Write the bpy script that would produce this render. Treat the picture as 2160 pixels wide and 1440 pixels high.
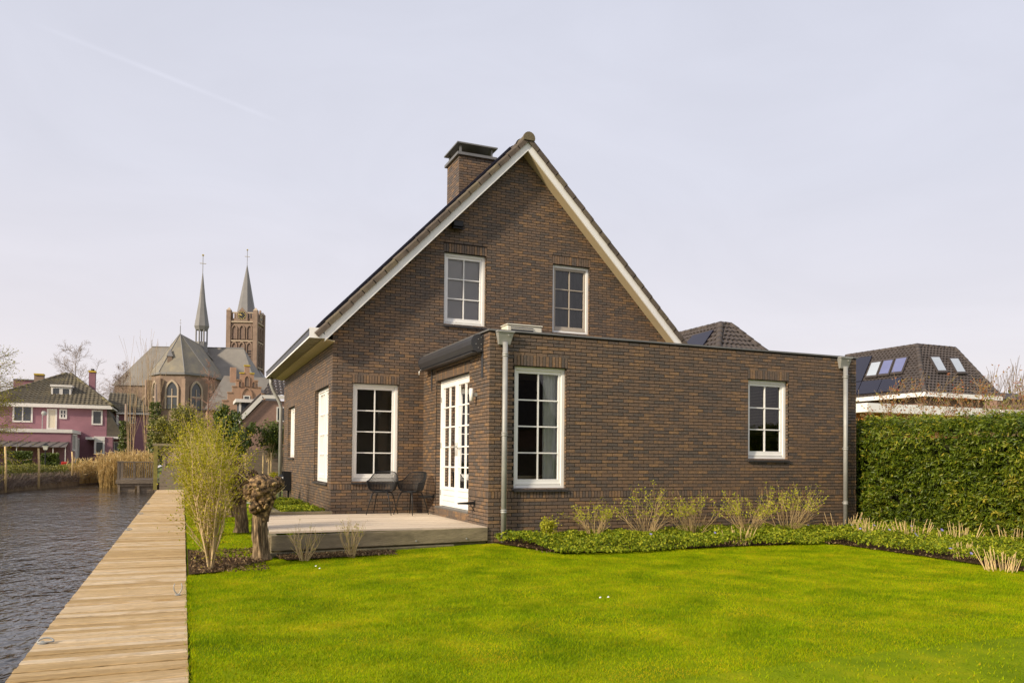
import bpy, math, random
import numpy as np
from mathutils import Vector, Matrix, noise as mnoise
R = math.radians
rng = np.random.default_rng(7); random.seed(7)
scene = bpy.context.scene
for o in list(bpy.data.objects): bpy.data.objects.remove(o)
COL = scene.collection

# ------------------------------------------------------------------ camera
CAM = (-4.4983, -11.7811, 1.3271); YAW, PITCH, ROLL = 0.3939, 0.0220, 0.0099
FPX, PPY = 1666.2, 931.96
cd = bpy.data.cameras.new('camera'); cam = bpy.data.objects.new('camera', cd); COL.objects.link(cam)
cd.sensor_width = 36; cd.lens = FPX*36/2160; cd.shift_y = (PPY-720)/2160; cd.clip_start = .1; cd.clip_end = 3000
cam.matrix_world = Matrix.Translation(CAM) @ Matrix.Rotation(-YAW,4,'Z') @ Matrix.Rotation(math.pi/2+PITCH,4,'X') @ Matrix.Rotation(ROLL,4,'Z')
scene.camera = cam
# ------------------------------------------------------------------ light
SUN_AZ, SUN_EL = R(20), R(27)            # the sun stands to the left (-X), a little in front (-Y)
sun_dir = Vector((-math.cos(SUN_AZ)*math.cos(SUN_EL), -math.sin(SUN_AZ)*math.cos(SUN_EL), math.sin(SUN_EL)))
sl = bpy.data.lights.new('sun','SUN'); sl.energy = 3.7; sl.angle = R(4.5); sl.color = (1.0,.87,.68)
so = bpy.data.objects.new('sun', sl); COL.objects.link(so); so.rotation_euler = sun_dir.to_track_quat('Z','Y').to_euler()
w = bpy.data.worlds.new('World'); scene.world = w; w.use_nodes = True
nt = w.node_tree; nt.nodes.clear(); NN = nt.nodes.new; LK = nt.links.new
sky = NN('ShaderNodeTexSky'); sky.sky_type='NISHITA'; sky.sun_disc=False; sky.sun_elevation=SUN_EL
sky.sun_rotation = math.atan2(sun_dir.x, sun_dir.y); sky.dust_density=2.5; sky.air_density=1.0
bg1 = NN('ShaderNodeBackground'); bg1.inputs[1].default_value=.11; LK(sky.outputs[0],bg1.inputs[0])
tc = NN('ShaderNodeTexCoord'); sep=NN('ShaderNodeSeparateXYZ'); LK(tc.outputs['Generated'],sep.inputs[0])
rmp=NN('ShaderNodeValToRGB'); LK(sep.outputs[2],rmp.inputs[0])
e=rmp.color_ramp.elements; e[0].position=0; e[0].color=(.75,.655,.635,1); e[1].position=.62; e[1].color=(.55,.565,.65,1)
x=e.new(.12); x.color=(.68,.635,.665,1); x=e.new(.32); x.color=(.61,.605,.67,1)
mp=NN('ShaderNodeMapping'); mp.inputs['Scale'].default_value=(1.2,1.2,3.2); LK(tc.outputs['Generated'],mp.inputs[0])
nz=NN('ShaderNodeTexNoise'); nz.inputs['Scale'].default_value=2.2; nz.inputs['Detail'].default_value=6; nz.inputs['Roughness'].default_value=.55; nz.inputs['Distortion'].default_value=.8
LK(mp.outputs[0],nz.inputs[0])
mr=NN('ShaderNodeMapRange'); mr.inputs[1].default_value=.3; mr.inputs[2].default_value=.75; mr.inputs[3].default_value=.985; mr.inputs[4].default_value=1.085; LK(nz.outputs[0],mr.inputs[0])
def vmath(op,a=None,b=None):
    n=NN('ShaderNodeVectorMath'); n.operation=op
    for i,v in enumerate((a,b)):
        if v is None: continue
        if hasattr(v,'links'): LK(v,n.inputs[i])
        else: n.inputs[i].default_value=v
    return n
def smath(op,a,b=0.,c=0.):
    n=NN('ShaderNodeMath'); n.operation=op
    for i,v in enumerate((a,b,c)):
        if hasattr(v,'links'): LK(v,n.inputs[i])
        else: n.inputs[i].default_value=v
    return n.outputs[0]
def ray(u,v):
    a,b=u-1080,v-PPY; cr,sr=math.cos(ROLL),math.sin(ROLL)
    U=a*cr+b*sr; V=-a*sr+b*cr; X=U/FPX; Zz=-V/FPX; cp,sp=math.cos(PITCH),math.sin(PITCH)
    Y=cp-Zz*sp; Z=sp+Zz*cp; c,s=math.cos(YAW),math.sin(YAW)
    return Vector((X*c+Y*s,-X*s+Y*c,Z))
def at(u,v,X=None,Y=None,Z=None):
    d=ray(u,v); o=Vector(CAM)
    t=(X-o.x)/d.x if X is not None else (Y-o.y)/d.y if Y is not None else (Z-o.z)/d.z
    return o+d*t
# a faint vapour trail high in the sky: a thin arc of directions
d1=Vector((-.5139,.7712,.3757)).normalized(); d2=Vector((-.2156,.8943,.3919)).normalized()
d1=ray(60,45).normalized(); d2=ray(600,262).normalized()
nn=d1.cross(d2).normalized(); mid=(d1+d2).normalized(); half=math.acos(d1.dot(d2))/2
dn=vmath('DOT_PRODUCT',tc.outputs['Generated'],tuple(nn)).outputs['Value']; dm=vmath('DOT_PRODUCT',tc.outputs['Generated'],tuple(mid)).outputs['Value']
nz2=NN('ShaderNodeTexNoise'); nz2.inputs['Scale'].default_value=14; nz2.inputs['Detail'].default_value=3; LK(tc.outputs['Generated'],nz2.inputs[0])
wdt=smath('MULTIPLY',smath('ABSOLUTE',dn),1/.0035)
line=smath('MAXIMUM',smath('SUBTRACT',1.,wdt),0.)
ext=smath('MULTIPLY',smath('SUBTRACT',dm,math.cos(half)),1/(1-math.cos(half))); ext=smath('MINIMUM',smath('MAXIMUM',smath('MULTIPLY',ext,2.),0.),1.)
trail=smath('MULTIPLY',smath('MULTIPLY',line,ext),smath('MULTIPLY',nz2.outputs[0],.10))
amp=smath('ADD',mr.outputs[0],trail)
sc=vmath('SCALE',rmp.outputs[0]); LK(amp,sc.inputs['Scale'])
bg2=NN('ShaderNodeBackground'); bg2.inputs[1].default_value=1.0; LK(sc.outputs[0],bg2.inputs[0])
mx=NN('ShaderNodeMixShader'); mx.inputs[0].default_value=.86; LK(bg1.outputs[0],mx.inputs[1]); LK(bg2.outputs[0],mx.inputs[2])
wo=NN('ShaderNodeOutputWorld'); LK(mx.outputs[0],wo.inputs[0])
vs=scene.view_settings; vs.view_transform='Standard'; vs.look='None'; vs.exposure=0.36; vs.gamma=1; vs.use_curve_mapping=False
scene.render.engine='CYCLES'; scene.render.resolution_x=1024; scene.render.resolution_y=682
scene.cycles.max_bounces=8; scene.cycles.transparent_max_bounces=16

# ------------------------------------------------------------------ materials
MATS={}
def mat(name, col, rough=.7, metal=0., var=.12, scale=6., bump=0., bscale=None, stretch=(1,1,1), attr=None, ramp=None, spec=.4, obj_rand=False, trans=0., var2=None, coat=0., space='pos'):
    """principled material: colour (or ramp over a per-piece random number) times noise mottling, optional bump and translucency"""
    m=bpy.data.materials.new(name); m.use_nodes=True; t=m.node_tree; N=t.nodes.new; L=t.links.new
    b=t.nodes['Principled BSDF']; b.inputs['Roughness'].default_value=rough; b.inputs['Metallic'].default_value=metal
    b.inputs['Specular IOR Level'].default_value=spec
    if space=='pos': g=N('ShaderNodeNewGeometry'); P=g.outputs['Position']
    else: g=N('ShaderNodeTexCoord'); P=g.outputs['Object']
    mpn=N('ShaderNodeMapping'); mpn.inputs['Scale'].default_value=stretch; L(P,mpn.inputs[0])
    n1=N('ShaderNodeTexNoise'); n1.inputs['Scale'].default_value=scale; n1.inputs['Detail'].default_value=5; n1.inputs['Roughness'].default_value=.6; L(mpn.outputs[0],n1.inputs[0])
    if ramp:
        rp=N('ShaderNodeValToRGB'); cr=rp.color_ramp
        while len(cr.elements)<len(ramp): cr.elements.new(.5)
        for el,(p,c) in zip(cr.elements,ramp): el.position=p; el.color=(*c,1)
        src=None
        if obj_rand: oi=N('ShaderNodeObjectInfo'); src=oi.outputs['Random']
        elif attr: a=N('ShaderNodeAttribute'); a.attribute_name=attr; src=a.outputs['Fac']
        else: src=n1.outputs[0]
        if var2 and (obj_rand or attr):
            ad=N('ShaderNodeMath'); ad.operation='MULTIPLY_ADD'; n3=N('ShaderNodeTexNoise'); n3.inputs['Scale'].default_value=var2[1]; n3.inputs['Detail'].default_value=3; L(P,n3.inputs[0])
            sb=N('ShaderNodeMath'); sb.operation='SUBTRACT'; sb.inputs[1].default_value=.5; L(n3.outputs[0],sb.inputs[0])
            L(sb.outputs[0],ad.inputs[0]); ad.inputs[1].default_value=var2[0]; L(src,ad.inputs[2]); src=ad.outputs[0]
        L(src,rp.inputs[0]); base=rp.outputs[0]
    else:
        c=N('ShaderNodeRGB'); c.outputs[0].default_value=(*col,1); base=c.outputs[0]
    mrg=N('ShaderNodeMapRange'); mrg.inputs[1].default_value=.25; mrg.inputs[2].default_value=.75; mrg.inputs[3].default_value=1-var; mrg.inputs[4].default_value=1+var; L(n1.outputs[0],mrg.inputs[0])
    v=N('ShaderNodeVectorMath'); v.operation='SCALE'; L(base,v.inputs[0]); L(mrg.outputs[0],v.inputs['Scale']); L(v.outputs[0],b.inputs['Base Color'])
    if bump:
        n2=N('ShaderNodeTexNoise'); n2.inputs['Scale'].default_value=bscale or scale*4; n2.inputs['Detail'].default_value=4; L(mpn.outputs[0],n2.inputs[0])
        bp=N('ShaderNodeBump'); bp.inputs['Strength'].default_value=bump; bp.inputs['Distance'].default_value=.02; L(n2.outputs[0],bp.inputs['Height']); L(bp.outputs[0],b.inputs['Normal'])
    if coat: b.inputs['Coat Weight'].default_value=coat; b.inputs['Coat Roughness'].default_value=.08
    if trans:
        tr=N('ShaderNodeBsdfTranslucent'); L(v.outputs[0],tr.inputs[0]); ms=N('ShaderNodeMixShader'); ms.inputs[0].default_value=trans
        L(b.outputs[0],ms.inputs[1]); L(tr.outputs[0],ms.inputs[2]); L(ms.outputs[0],t.nodes['Material Output'].inputs[0])
    MATS[name]=m; return m
BR=[(0,(.106,.084,.068)),(.3,(.140,.099,.071)),(.6,(.174,.114,.073)),(.85,(.205,.128,.075)),(1,(.26,.156,.077))]
M_brick=mat('brick_stuff',(0,0,0),.5,var=.42,scale=42,bump=.7,bscale=60,attr='rnd',ramp=BR,var2=(.9,11.),spec=.45,stretch=(1,1,1.8))
M_brickI=mat('brick_single',(0,0,0),.5,var=.42,scale=42,bump=.7,bscale=60,obj_rand=True,ramp=BR,var2=(.9,11.),spec=.45,stretch=(1,1,1.8))
M_mortar=mat('mortar',(.020,.0145,.010),.95,var=.25,scale=20,bump=.3)
M_white=mat('white_paint',(.87,.85,.81),.35,var=.03,scale=3,bump=.03,bscale=60)
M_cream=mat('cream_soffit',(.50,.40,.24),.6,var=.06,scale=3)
M_tile=mat('roof_tile_grey',(.10,.075,.055),.75,var=.3,scale=5,bump=.4,bscale=40,attr='rnd',ramp=[(0,(.075,.058,.045)),(.6,(.115,.088,.065)),(1,(.16,.13,.07))],var2=(.6,6.))
M_zinc=mat('zinc_pipe',(.36,.355,.33),.55,.3,var=.16,scale=5,bump=.05)
M_zincd=mat('zinc_coping',(.20,.195,.185),.5,.5,var=.15,scale=4)
M_anth=mat('anthracite_metal',(.06,.06,.066),.4,.3,var=.1)
M_black=mat('black_plastic',(.012,.012,.013),.45,var=.1)
M_panel=mat('solar_cell',(.016,.015,.028),.35,.0,var=.1,spec=.25)
M_sill=mat('sill_tile',(.040,.036,.036),.45,var=.3,scale=15,bump=.2)
M_oldwood=mat('grey_wood',(.26,.20,.14),.85,var=.35,scale=5,bump=.5,bscale=16,stretch=(1,9,9))
M_plankramp=[(0,(.44,.295,.135)),(.35,(.545,.38,.19)),(.6,(.60,.435,.245)),(.85,(.66,.52,.345)),(1,(.47,.30,.125))]
M_plank=mat('boardwalk_wood',(0,0,0),.85,var=.30,scale=4,bump=.8,bscale=9,stretch=(1.3,22,8),obj_rand=True,ramp=M_plankramp,var2=(.7,2.2),spec=.2)
M_deck=mat('terrace_wood',(0,0,0),.8,var=.16,scale=4,bump=.3,bscale=20,stretch=(1.2,14,8),obj_rand=True,ramp=[(0,(.58,.47,.35)),(1,(.68,.57,.44))],spec=.2)
M_fascia=mat('weathered_board',(.27,.215,.13),.85,var=.45,scale=2.5,bump=.4,bscale=20,stretch=(1,1,3))
M_conc=mat('mossy_concrete',(.16,.135,.075),.9,var=.45,scale=4,bump=.4,bscale=30)
M_soil=mat('soil',(.060,.036,.020),.95,var=.6,scale=14,bump=1.,bscale=40,spec=.05)
M_ground=mat('rough_grass',(0,0,0),.95,var=.35,scale=.8,bump=.6,bscale=8,ramp=[(0,(.08,.09,.02)),(.5,(.14,.17,.02)),(1,(.20,.20,.04))])
M_lawn=mat('lawn_base',(0,0,0),.95,var=.3,scale=1.3,bump=.8,bscale=60,ramp=[(.25,(.09,.16,.003)),(.5,(.18,.24,.003)),(.75,(.29,.26,.006))],spec=.05)
M_grass=mat('grass_blade',(0,0,0),.8,var=.3,scale=2.3,attr='rnd',ramp=[(0,(.12,.215,.002)),(.38,(.28,.375,.003)),(.72,(.43,.43,.004)),(1,(.58,.41,.02))],var2=(.7,2.2),trans=.35,spec=.04)
def leafmat(n,ramp,trans=.3,rough=.45,spec=.4,var=.25,scale=3): return mat(n,(0,0,0),rough,var=var,scale=scale,attr='rnd',ramp=ramp,trans=trans,spec=spec)
M_laurel=leafmat('laurel_leaf',[(0,(.045,.075,.006)),(.5,(.108,.155,.009)),(.85,(.20,.235,.013)),(1,(.36,.31,.03))],.25,.42,.35)
M_vinca=leafmat('periwinkle_leaf',[(0,(.075,.115,.006)),(.5,(.20,.26,.010)),(1,(.46,.46,.03))],.3,.55,.2)
M_spring=leafmat('spring_leaf',[(0,(.22,.22,.012)),(.5,(.36,.33,.015)),(1,(.52,.44,.03))],.35,.5,.2)
M_budleaf=leafmat('bud_leaf',[(0,(.30,.33,.015)),(1,(.55,.52,.04))],.35,.5,.2)
M_dkleaf=leafmat('evergreen_leaf',[(0,(.04,.07,.012)),(.6,(.10,.14,.02)),(1,(.22,.24,.04))],.25)
M_ivy=leafmat('ivy_leaf',[(0,(.05,.08,.012)),(1,(.15,.17,.03))],.2)
M_redleaf=leafmat('red_bud_leaf',[(0,(.30,.07,.03)),(.5,(.36,.17,.05)),(1,(.30,.27,.05))],.3)
M_box=leafmat('clipped_leaf',[(0,(.05,.08,.012)),(1,(.14,.17,.03))],.2)
M_olive=leafmat('bank_hedge_leaf',[(0,(.12,.12,.02)),(.5,(.20,.20,.03)),(1,(.30,.26,.06))],.25)
M_reed=leafmat('dry_reed',[(0,(.50,.34,.13)),(.5,(.70,.50,.20)),(1,(.80,.64,.36))],.3,.8,.1)
M_twig=mat('pale_twig',(.52,.38,.20),.8,var=.25,scale=8)
M_twigd=mat('grey_twig',(.27,.20,.15),.85,var=.25,scale=5)
M_goldtwig=mat('golden_twig',(.44,.31,.14),.8,var=.3,scale=8)
M_straw=mat('cut_straw',(.66,.47,.22),.7,var=.25,scale=12)
M_bark=mat('willow_bark',(0,0,0),.9,var=.3,scale=9,bump=1.,bscale=16,stretch=(3.2,3.2,.55),ramp=[(.30,(.05,.033,.018)),(.48,(.17,.115,.06)),(.66,(.38,.27,.15))])
M_knob=mat('pollard_knob',(0,0,0),.85,var=.4,scale=16,bump=1.,bscale=45,ramp=[(.36,(.03,.019,.010)),(.52,(.15,.092,.042)),(.68,(.42,.27,.12))])
M_water=None
def glass(name,tint=(.9,.92,.9),refl=1.0):
    m=bpy.data.materials.new(name); m.use_nodes=True; t=m.node_tree; t.nodes.clear(); N=t.nodes.new; L=t.links.new
    tr=N('ShaderNodeBsdfTransparent'); tr.inputs[0].default_value=(*tint,1); gl=N('ShaderNodeBsdfGlossy'); gl.inputs['Roughness'].default_value=.0
    gl.inputs[0].default_value=(refl,refl,refl,1)
    fr=N('ShaderNodeFresnel'); fr.inputs[0].default_value=1.6; ms=N('ShaderNodeMixShader'); L(fr.outputs[0],ms.inputs[0]); L(tr.outputs[0],ms.inputs[1]); L(gl.outputs[0],ms.inputs[2])
    geo=N('ShaderNodeNewGeometry'); nz=N('ShaderNodeTexNoise'); nz.inputs['Scale'].default_value=1.3; L(geo.outputs['Position'],nz.inputs[0]); bp=N('ShaderNodeBump'); bp.inputs['Strength'].default_value=.12; bp.inputs['Distance'].default_value=.02; L(nz.outputs[0],bp.inputs['Height']); L(bp.outputs[0],gl.inputs['Normal'])
    o=N('ShaderNodeOutputMaterial'); L(ms.outputs[0],o.inputs[0]); return m
M_glass=glass('window_glass')

# ------------------------------------------------------------------ helpers
def link(o,parent=None):
    COL.objects.link(o)
    if parent is not None:
        o.parent=parent; o.matrix_parent_inverse=Matrix.Translation(-wloc(parent))
    return o
WL={}
def wloc(o): return WL.get(o.name,Vector((0,0,0)))
def tag(o,label=None,cat=None,group=None,kind=None):
    if label: o['label']=label
    if cat: o['category']=cat
    if group: o['group']=group
    if kind: o['kind']=kind
    return o
def thing(name,label,cat,loc=(0,0,0),group=None):
    o=bpy.data.objects.new(name,None); o.empty_display_size=.2; COL.objects.link(o); o.location=loc; WL[o.name]=Vector(loc); return tag(o,label,cat,group)
def npmesh(name,V,F,rnd=None,smooth=False):
    V=np.asarray(V,np.float32); F=np.asarray(F,np.int32); me=bpy.data.meshes.new(name); k=F.shape[1]
    me.vertices.add(len(V)); me.vertices.foreach_set('co',V.ravel()); me.loops.add(F.size); me.loops.foreach_set('vertex_index',F.ravel())
    me.polygons.add(len(F)); me.polygons.foreach_set('loop_start',np.arange(0,F.size,k,dtype=np.int32))
    me.polygons.foreach_set('use_smooth',np.full(len(F),bool(smooth)))
    me.update(calc_edges=True)
    if rnd is not None:
        a=me.attributes.new('rnd','FLOAT','POINT'); a.data.foreach_set('value',np.asarray(rnd,np.float32))
    return me
def mobj(name,me,m,parent=None):
    if m: me.materials.append(m)
    return link(bpy.data.objects.new(name,me),parent)
class MB:
    def __init__(s): s.v=[]; s.f=[]; s.r=[]
    def add(s,vs,fs,r=0.):
        n=len(s.v); s.v+=[tuple(a) for a in vs]; s.f+=[tuple(i+n for i in q) for q in fs]; s.r+=[r]*len(vs); return s
    def box(s,x0,x1,y0,y1,z0,z1,r=0.,M=None):
        vs=[Vector((x,y,z)) for x in (x0,x1) for y in (y0,y1) for z in (z0,z1)]
        if M is not None: vs=[M@q for q in vs]
        return s.add(vs,[(0,1,3,2),(4,6,7,5),(0,4,5,1),(2,3,7,6),(0,2,6,4),(1,5,7,3)],r)
    def prism(s,poly,dvec,r=0.):
        n=len(poly); a=[Vector(q) for q in poly]; b=[q+Vector(dvec) for q in a]
        return s.add(a+b,[tuple(range(n))[::-1],tuple(range(n,2*n))]+[(i,(i+1)%n,n+(i+1)%n,n+i) for i in range(n)],r)
    def tube(s,pts,rad,n=8,cap=True,r=0.):
        pts=[Vector(q) for q in pts]; rad=rad if hasattr(rad,'__len__') else [rad]*len(pts); vs=[]; up=None
        for i,q in enumerate(pts):
            d=(pts[min(i+1,len(pts)-1)]-pts[max(i-1,0)]).normalized()
            if up is None: up=d.orthogonal().normalized()
            up=(up-d*up.dot(d)).normalized(); sd=d.cross(up)
            vs+=[q+(up*math.cos(2*math.pi*k/n)+sd*math.sin(2*math.pi*k/n))*rad[i] for k in range(n)]
        fs=[(i*n+k,i*n+(k+1)%n,(i+1)*n+(k+1)%n,(i+1)*n+k) for i in range(len(pts)-1) for k in range(n)]
        if cap: fs+=[tuple(range(n))[::-1],tuple(range((len(pts)-1)*n,len(pts)*n))]
        return s.add(vs,fs,r)
    def lathe(s,c,prof,n=16,r=0.,axis='Z'):
        vs=[]
        for (rr,z) in prof:
            for k in range(n):
                a=2*math.pi*k/n; q=(rr*math.cos(a),rr*math.sin(a),z)
                if axis=='Y': q=(q[0],q[2],q[1])
                if axis=='X': q=(q[2],q[0],q[1])
                vs.append(Vector(c)+Vector(q))
        fs=[(i*n+k,i*n+(k+1)%n,(i+1)*n+(k+1)%n,(i+1)*n+k) for i in range(len(prof)-1) for k in range(n)]
        fs+=[tuple(range(n))[::-1],tuple(range((len(prof)-1)*n,len(prof)*n))]
        return s.add(vs,fs,r)
    def mesh(s,name,smooth=False):
        me=bpy.data.meshes.new(name); me.from_pydata([tuple(q) for q in s.v],[],s.f); me.update()
        a=me.attributes.new('rnd','FLOAT','POINT'); a.data.foreach_set('value',np.array(s.r,np.float32))
        if smooth: me.polygons.foreach_set('use_smooth',np.ones(len(me.polygons),bool))
        return me
    def build(s,name,m,parent=None,smooth=False,bevel=0.):
        o=mobj(name,s.mesh(name,smooth),m,parent)
        if bevel:
            b=o.modifiers.new('bevel','BEVEL'); b.width=bevel; b.segments=1; b.limit_method='ANGLE'
        return o
def boxpart(name,m,parent,*a,bevel=0.): return MB().box(*a).build(name,m,parent,bevel=bevel)
# --- vegetation helpers
def segmesh(name,segs,sides=4):
    S=np.array([[*a,*b,r0,r1] for a,b,r0,r1 in segs],np.float64); p0=S[:,0:3]; p1=S[:,3:6]; d=p1-p0; d/=np.maximum(np.linalg.norm(d,axis=1,keepdims=True),1e-9)
    h=np.where(np.abs(d[:,2:3])<.9,[[0,0,1.]],[[1.,0,0]]); u=np.cross(d,h); u/=np.linalg.norm(u,axis=1,keepdims=True); v=np.cross(d,u)
    ang=np.arange(sides)*2*np.pi/sides; ring=np.cos(ang)[None,:,None]*u[:,None,:]+np.sin(ang)[None,:,None]*v[:,None,:]
    V=np.concatenate([p0[:,None,:]+ring*S[:,6][:,None,None],p1[:,None,:]+ring*S[:,7][:,None,None]],1)
    n=len(S); k=np.arange(sides); f=np.stack([k,(k+1)%sides,sides+(k+1)%sides,sides+k],1)
    F=(f[None]+(np.arange(n)*2*sides)[:,None,None]).reshape(-1,4); return npmesh(name,V.reshape(-1,3),F,smooth=True)
def leafmesh(name,P,size,aspect=.45,droop=.2,axis=None,spread=1.,fold=.25,jit=.35,rnd=None):
    P=np.asarray(P,float); n=len(P); a=rng.normal(size=(n,3))*spread
    if axis is not None: a=a+np.asarray(axis)
    a[:,2]-=droop; a/=np.linalg.norm(a,axis=1,keepdims=True)
    b=np.cross(a,rng.normal(size=(n,3))); b/=np.linalg.norm(b,axis=1,keepdims=True); c=np.cross(a,b)
    s=size*(1+jit*rng.uniform(-1,1,(n,1))); wv=s*aspect*.5
    V=np.stack([P-a*s*.5,P+b*wv-c*wv*fold*2,P+a*s*.5-c*s*.12,P-b*wv-c*wv*fold*2],1)
    i=np.arange(n)[:,None]*4; F=np.concatenate([i+np.array([[0,1,2]]),i+np.array([[0,2,3]])],0)
    r=np.repeat(rng.uniform(0,1,n) if rnd is None else rnd,4); return npmesh(name,V.reshape(-1,3),F,r)
def grow(p,d,L,r,depth,segs,tips,bend=.25,nb=3,ratio=.72,ang=.6,up=.15,taper=.65,rmin=.002,nseg=3):
    p=np.array(p,float); d=np.array(d,float)/np.linalg.norm(d); r0=r
    for i in range(nseg):
        d=d+rng.normal(size=3)*bend/nseg+np.array([0,0,up/nseg]); d/=np.linalg.norm(d); q=p+d*L/nseg; r1=max(r0-(r-r*taper)/nseg,rmin)
        segs.append((p,q,r0,r1)); tips.append((q,d,depth)); p=q; r0=r1
        if depth>0 and i>=0 and nb>0:
            k=rng.poisson(nb/nseg) if i<nseg-1 else max(1,nb-1)
            for _ in range(k):
                a=rng.normal(size=3); a-=d*a.dot(d); a/=np.linalg.norm(a); e=d*math.cos(ang)+a*math.sin(ang)*rng.uniform(.6,1.2)
                grow(p,e,L*ratio*rng.uniform(.7,1.15),max(r0*.62,rmin),depth-1,segs,tips,bend,nb,ratio,ang,up,taper,rmin,nseg)
# ================================================================== the setting
def lawn_z(x): return -.05*min(1,max(0,-x/3.4))
m=bpy.data.materials.new('canal_water'); m.use_nodes=True; t=m.node_tree; b=t.nodes['Principled BSDF']; N=t.nodes.new; L=t.links.new
b.inputs['Base Color'].default_value=(.022,.019,.016,1); b.inputs['Roughness'].default_value=.06; b.inputs['IOR'].default_value=1.33; b.inputs['Specular IOR Level'].default_value=.5
g=N('ShaderNodeNewGeometry'); hs=[]
for sc_,st,di in ((1.1,(1.,.62,1),.8),(3.4,(1.,.55,1),.6),(9.,(1.,.6,1),.4)):
    mpn=N('ShaderNodeMapping'); mpn.inputs['Scale'].default_value=st; mpn.inputs['Rotation'].default_value=(0,0,.5); L(g.outputs['Position'],mpn.inputs[0])
    n=N('ShaderNodeTexNoise'); n.inputs['Scale'].default_value=sc_; n.inputs['Detail'].default_value=2; n.inputs['Distortion'].default_value=di; L(mpn.outputs[0],n.inputs[0]); hs.append(n.outputs[0])
def mad(a,k,c=None):
    n=N('ShaderNodeMath'); n.operation='MULTIPLY_ADD'; L(a,n.inputs[0]); n.inputs[1].default_value=k
    if c is not None: L(c,n.inputs[2])
    else: n.inputs[2].default_value=0
    return n.outputs[0]
hh=mad(hs[0],.35,mad(hs[1],.55,mad(hs[2],.3)))
bp=N('ShaderNodeBump'); bp.inputs['Strength'].default_value=.8; bp.inputs['Distance'].default_value=.14; L(hh,bp.inputs['Height']); L(bp.outputs[0],b.inputs['Normal'])
nb_=N('ShaderNodeTexNoise'); nb_.inputs['Scale'].default_value=.22; nb_.inputs['Detail'].default_value=3; L(g.outputs['Position'],nb_.inputs[0]); mrw=N('ShaderNodeMapRange'); mrw.inputs[1].default_value=.35; mrw.inputs[2].default_value=.65; mrw.inputs[3].default_value=.35; mrw.inputs[4].default_value=1.; L(nb_.outputs[0],mrw.inputs[0]); L(mrw.outputs[0],bp.inputs['Strength'])
M_water=m
WZ=-.5
tag(MB().add([(-16,-60,WZ),(-4.9,-60,WZ),(-4.9,49,WZ),(-16,49,WZ)],[(0,1,2,3)]).build('canal_water',M_water),'dark rippled canal water beside the boardwalk',kind='structure')
# ground to the horizon, with the canal left open
gz=-.13
g=MB()
g.add([(-5.2,-400,gz),(900,-400,gz),(900,36,gz),(-5.2,36,gz)],[(0,1,2,3)])
g.add([(-7.4,36,gz),(900,36,gz),(900,1600,gz),(-7.4,1600,gz)],[(0,1,2,3)])
g.add([(-900,48.5,.15),(-7.4,48.5,.15),(-7.4,1600,.15),(-900,1600,.15)],[(0,1,2,3)])
g.add([(-900,-400,.15),(-14.5,-400,.15),(-13.2,28,.15),(-12.6,34,.15),(-9.3,48.5,.15),(-900,48.5,.15)],[(0,1,2,3,4,5)])
M_bank=mat('bank_soil',(.15,.105,.06),.95,var=.45,scale=3,bump=1.,bscale=9,spec=.1)
g2=MB()
bank=[(-14.5,-400),(-13.2,28),(-12.6,34),(-9.3,48.5),(-7.4,48.5),(-7.4,36),(-5.2,36),(-5.2,-400)]
for (a,c) in zip(bank[:-1],bank[1:]):
    za=.15 if a[0]<-9 or a[1]>40 else gz; zc=.15 if c[0]<-9 or c[1]>40 else gz
    s_=.55 if a[0]<-9 and c[0]<-9 else 0.
    g2.add([(a[0],a[1],za),(c[0],c[1],zc),(c[0]+s_,c[1],-1.3),(a[0]+s_,a[1],-1.3)],[(0,1,2,3)])
tag(g.build('ground',M_ground),'rough grassy ground around the canal and gardens',kind='structure')
tag(g2.build('canal_bank',M_bank),'brown earth bank of the canal',kind='structure')
# lawn sheet
xs=np.linspace(-4.43,8.4,40); ys=np.concatenate([np.linspace(-30,-8,6),np.linspace(-7.8,3.6,40)])
V=[(x,y,lawn_z(x)-.012) for y in ys for x in xs]; n=len(xs)
F=[(j*n+i,j*n+i+1,(j+1)*n+i+1,(j+1)*n+i) for j in range(len(ys)-1) for i in range(n-1) if not (xs[i]>.3 and ys[j]>.1)]
V+= [(x,y,lawn_z(x)-.012) for y in np.linspace(3.6,13,8) for x in np.linspace(-4.43,-1.9,6)]; o_=len(xs)*len(ys)
F+=[(o_+j*6+i,o_+j*6+i+1,o_+(j+1)*6+i+1,o_+(j+1)*6+i) for j in range(7) for i in range(5)]
lawn=tag(mobj('lawn',npmesh('lawn',V,F),M_lawn),'mown garden lawn between boardwalk and planting beds',kind='structure')
def inbed(x,y):
    """planting bed along the house front and the hedge"""
    if y>.0 or x<.08: return False
    if x<5.25: return y>(-1.75-.12*math.sin(x*1.3)-(.1*x if x<1 else .1)) and (y>-.15-1.9*(x-.08)/.35 or x>.43)
    return True if x>5.05+.12*math.sin(y*1.7)+.05*(y+1.7) else False
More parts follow.
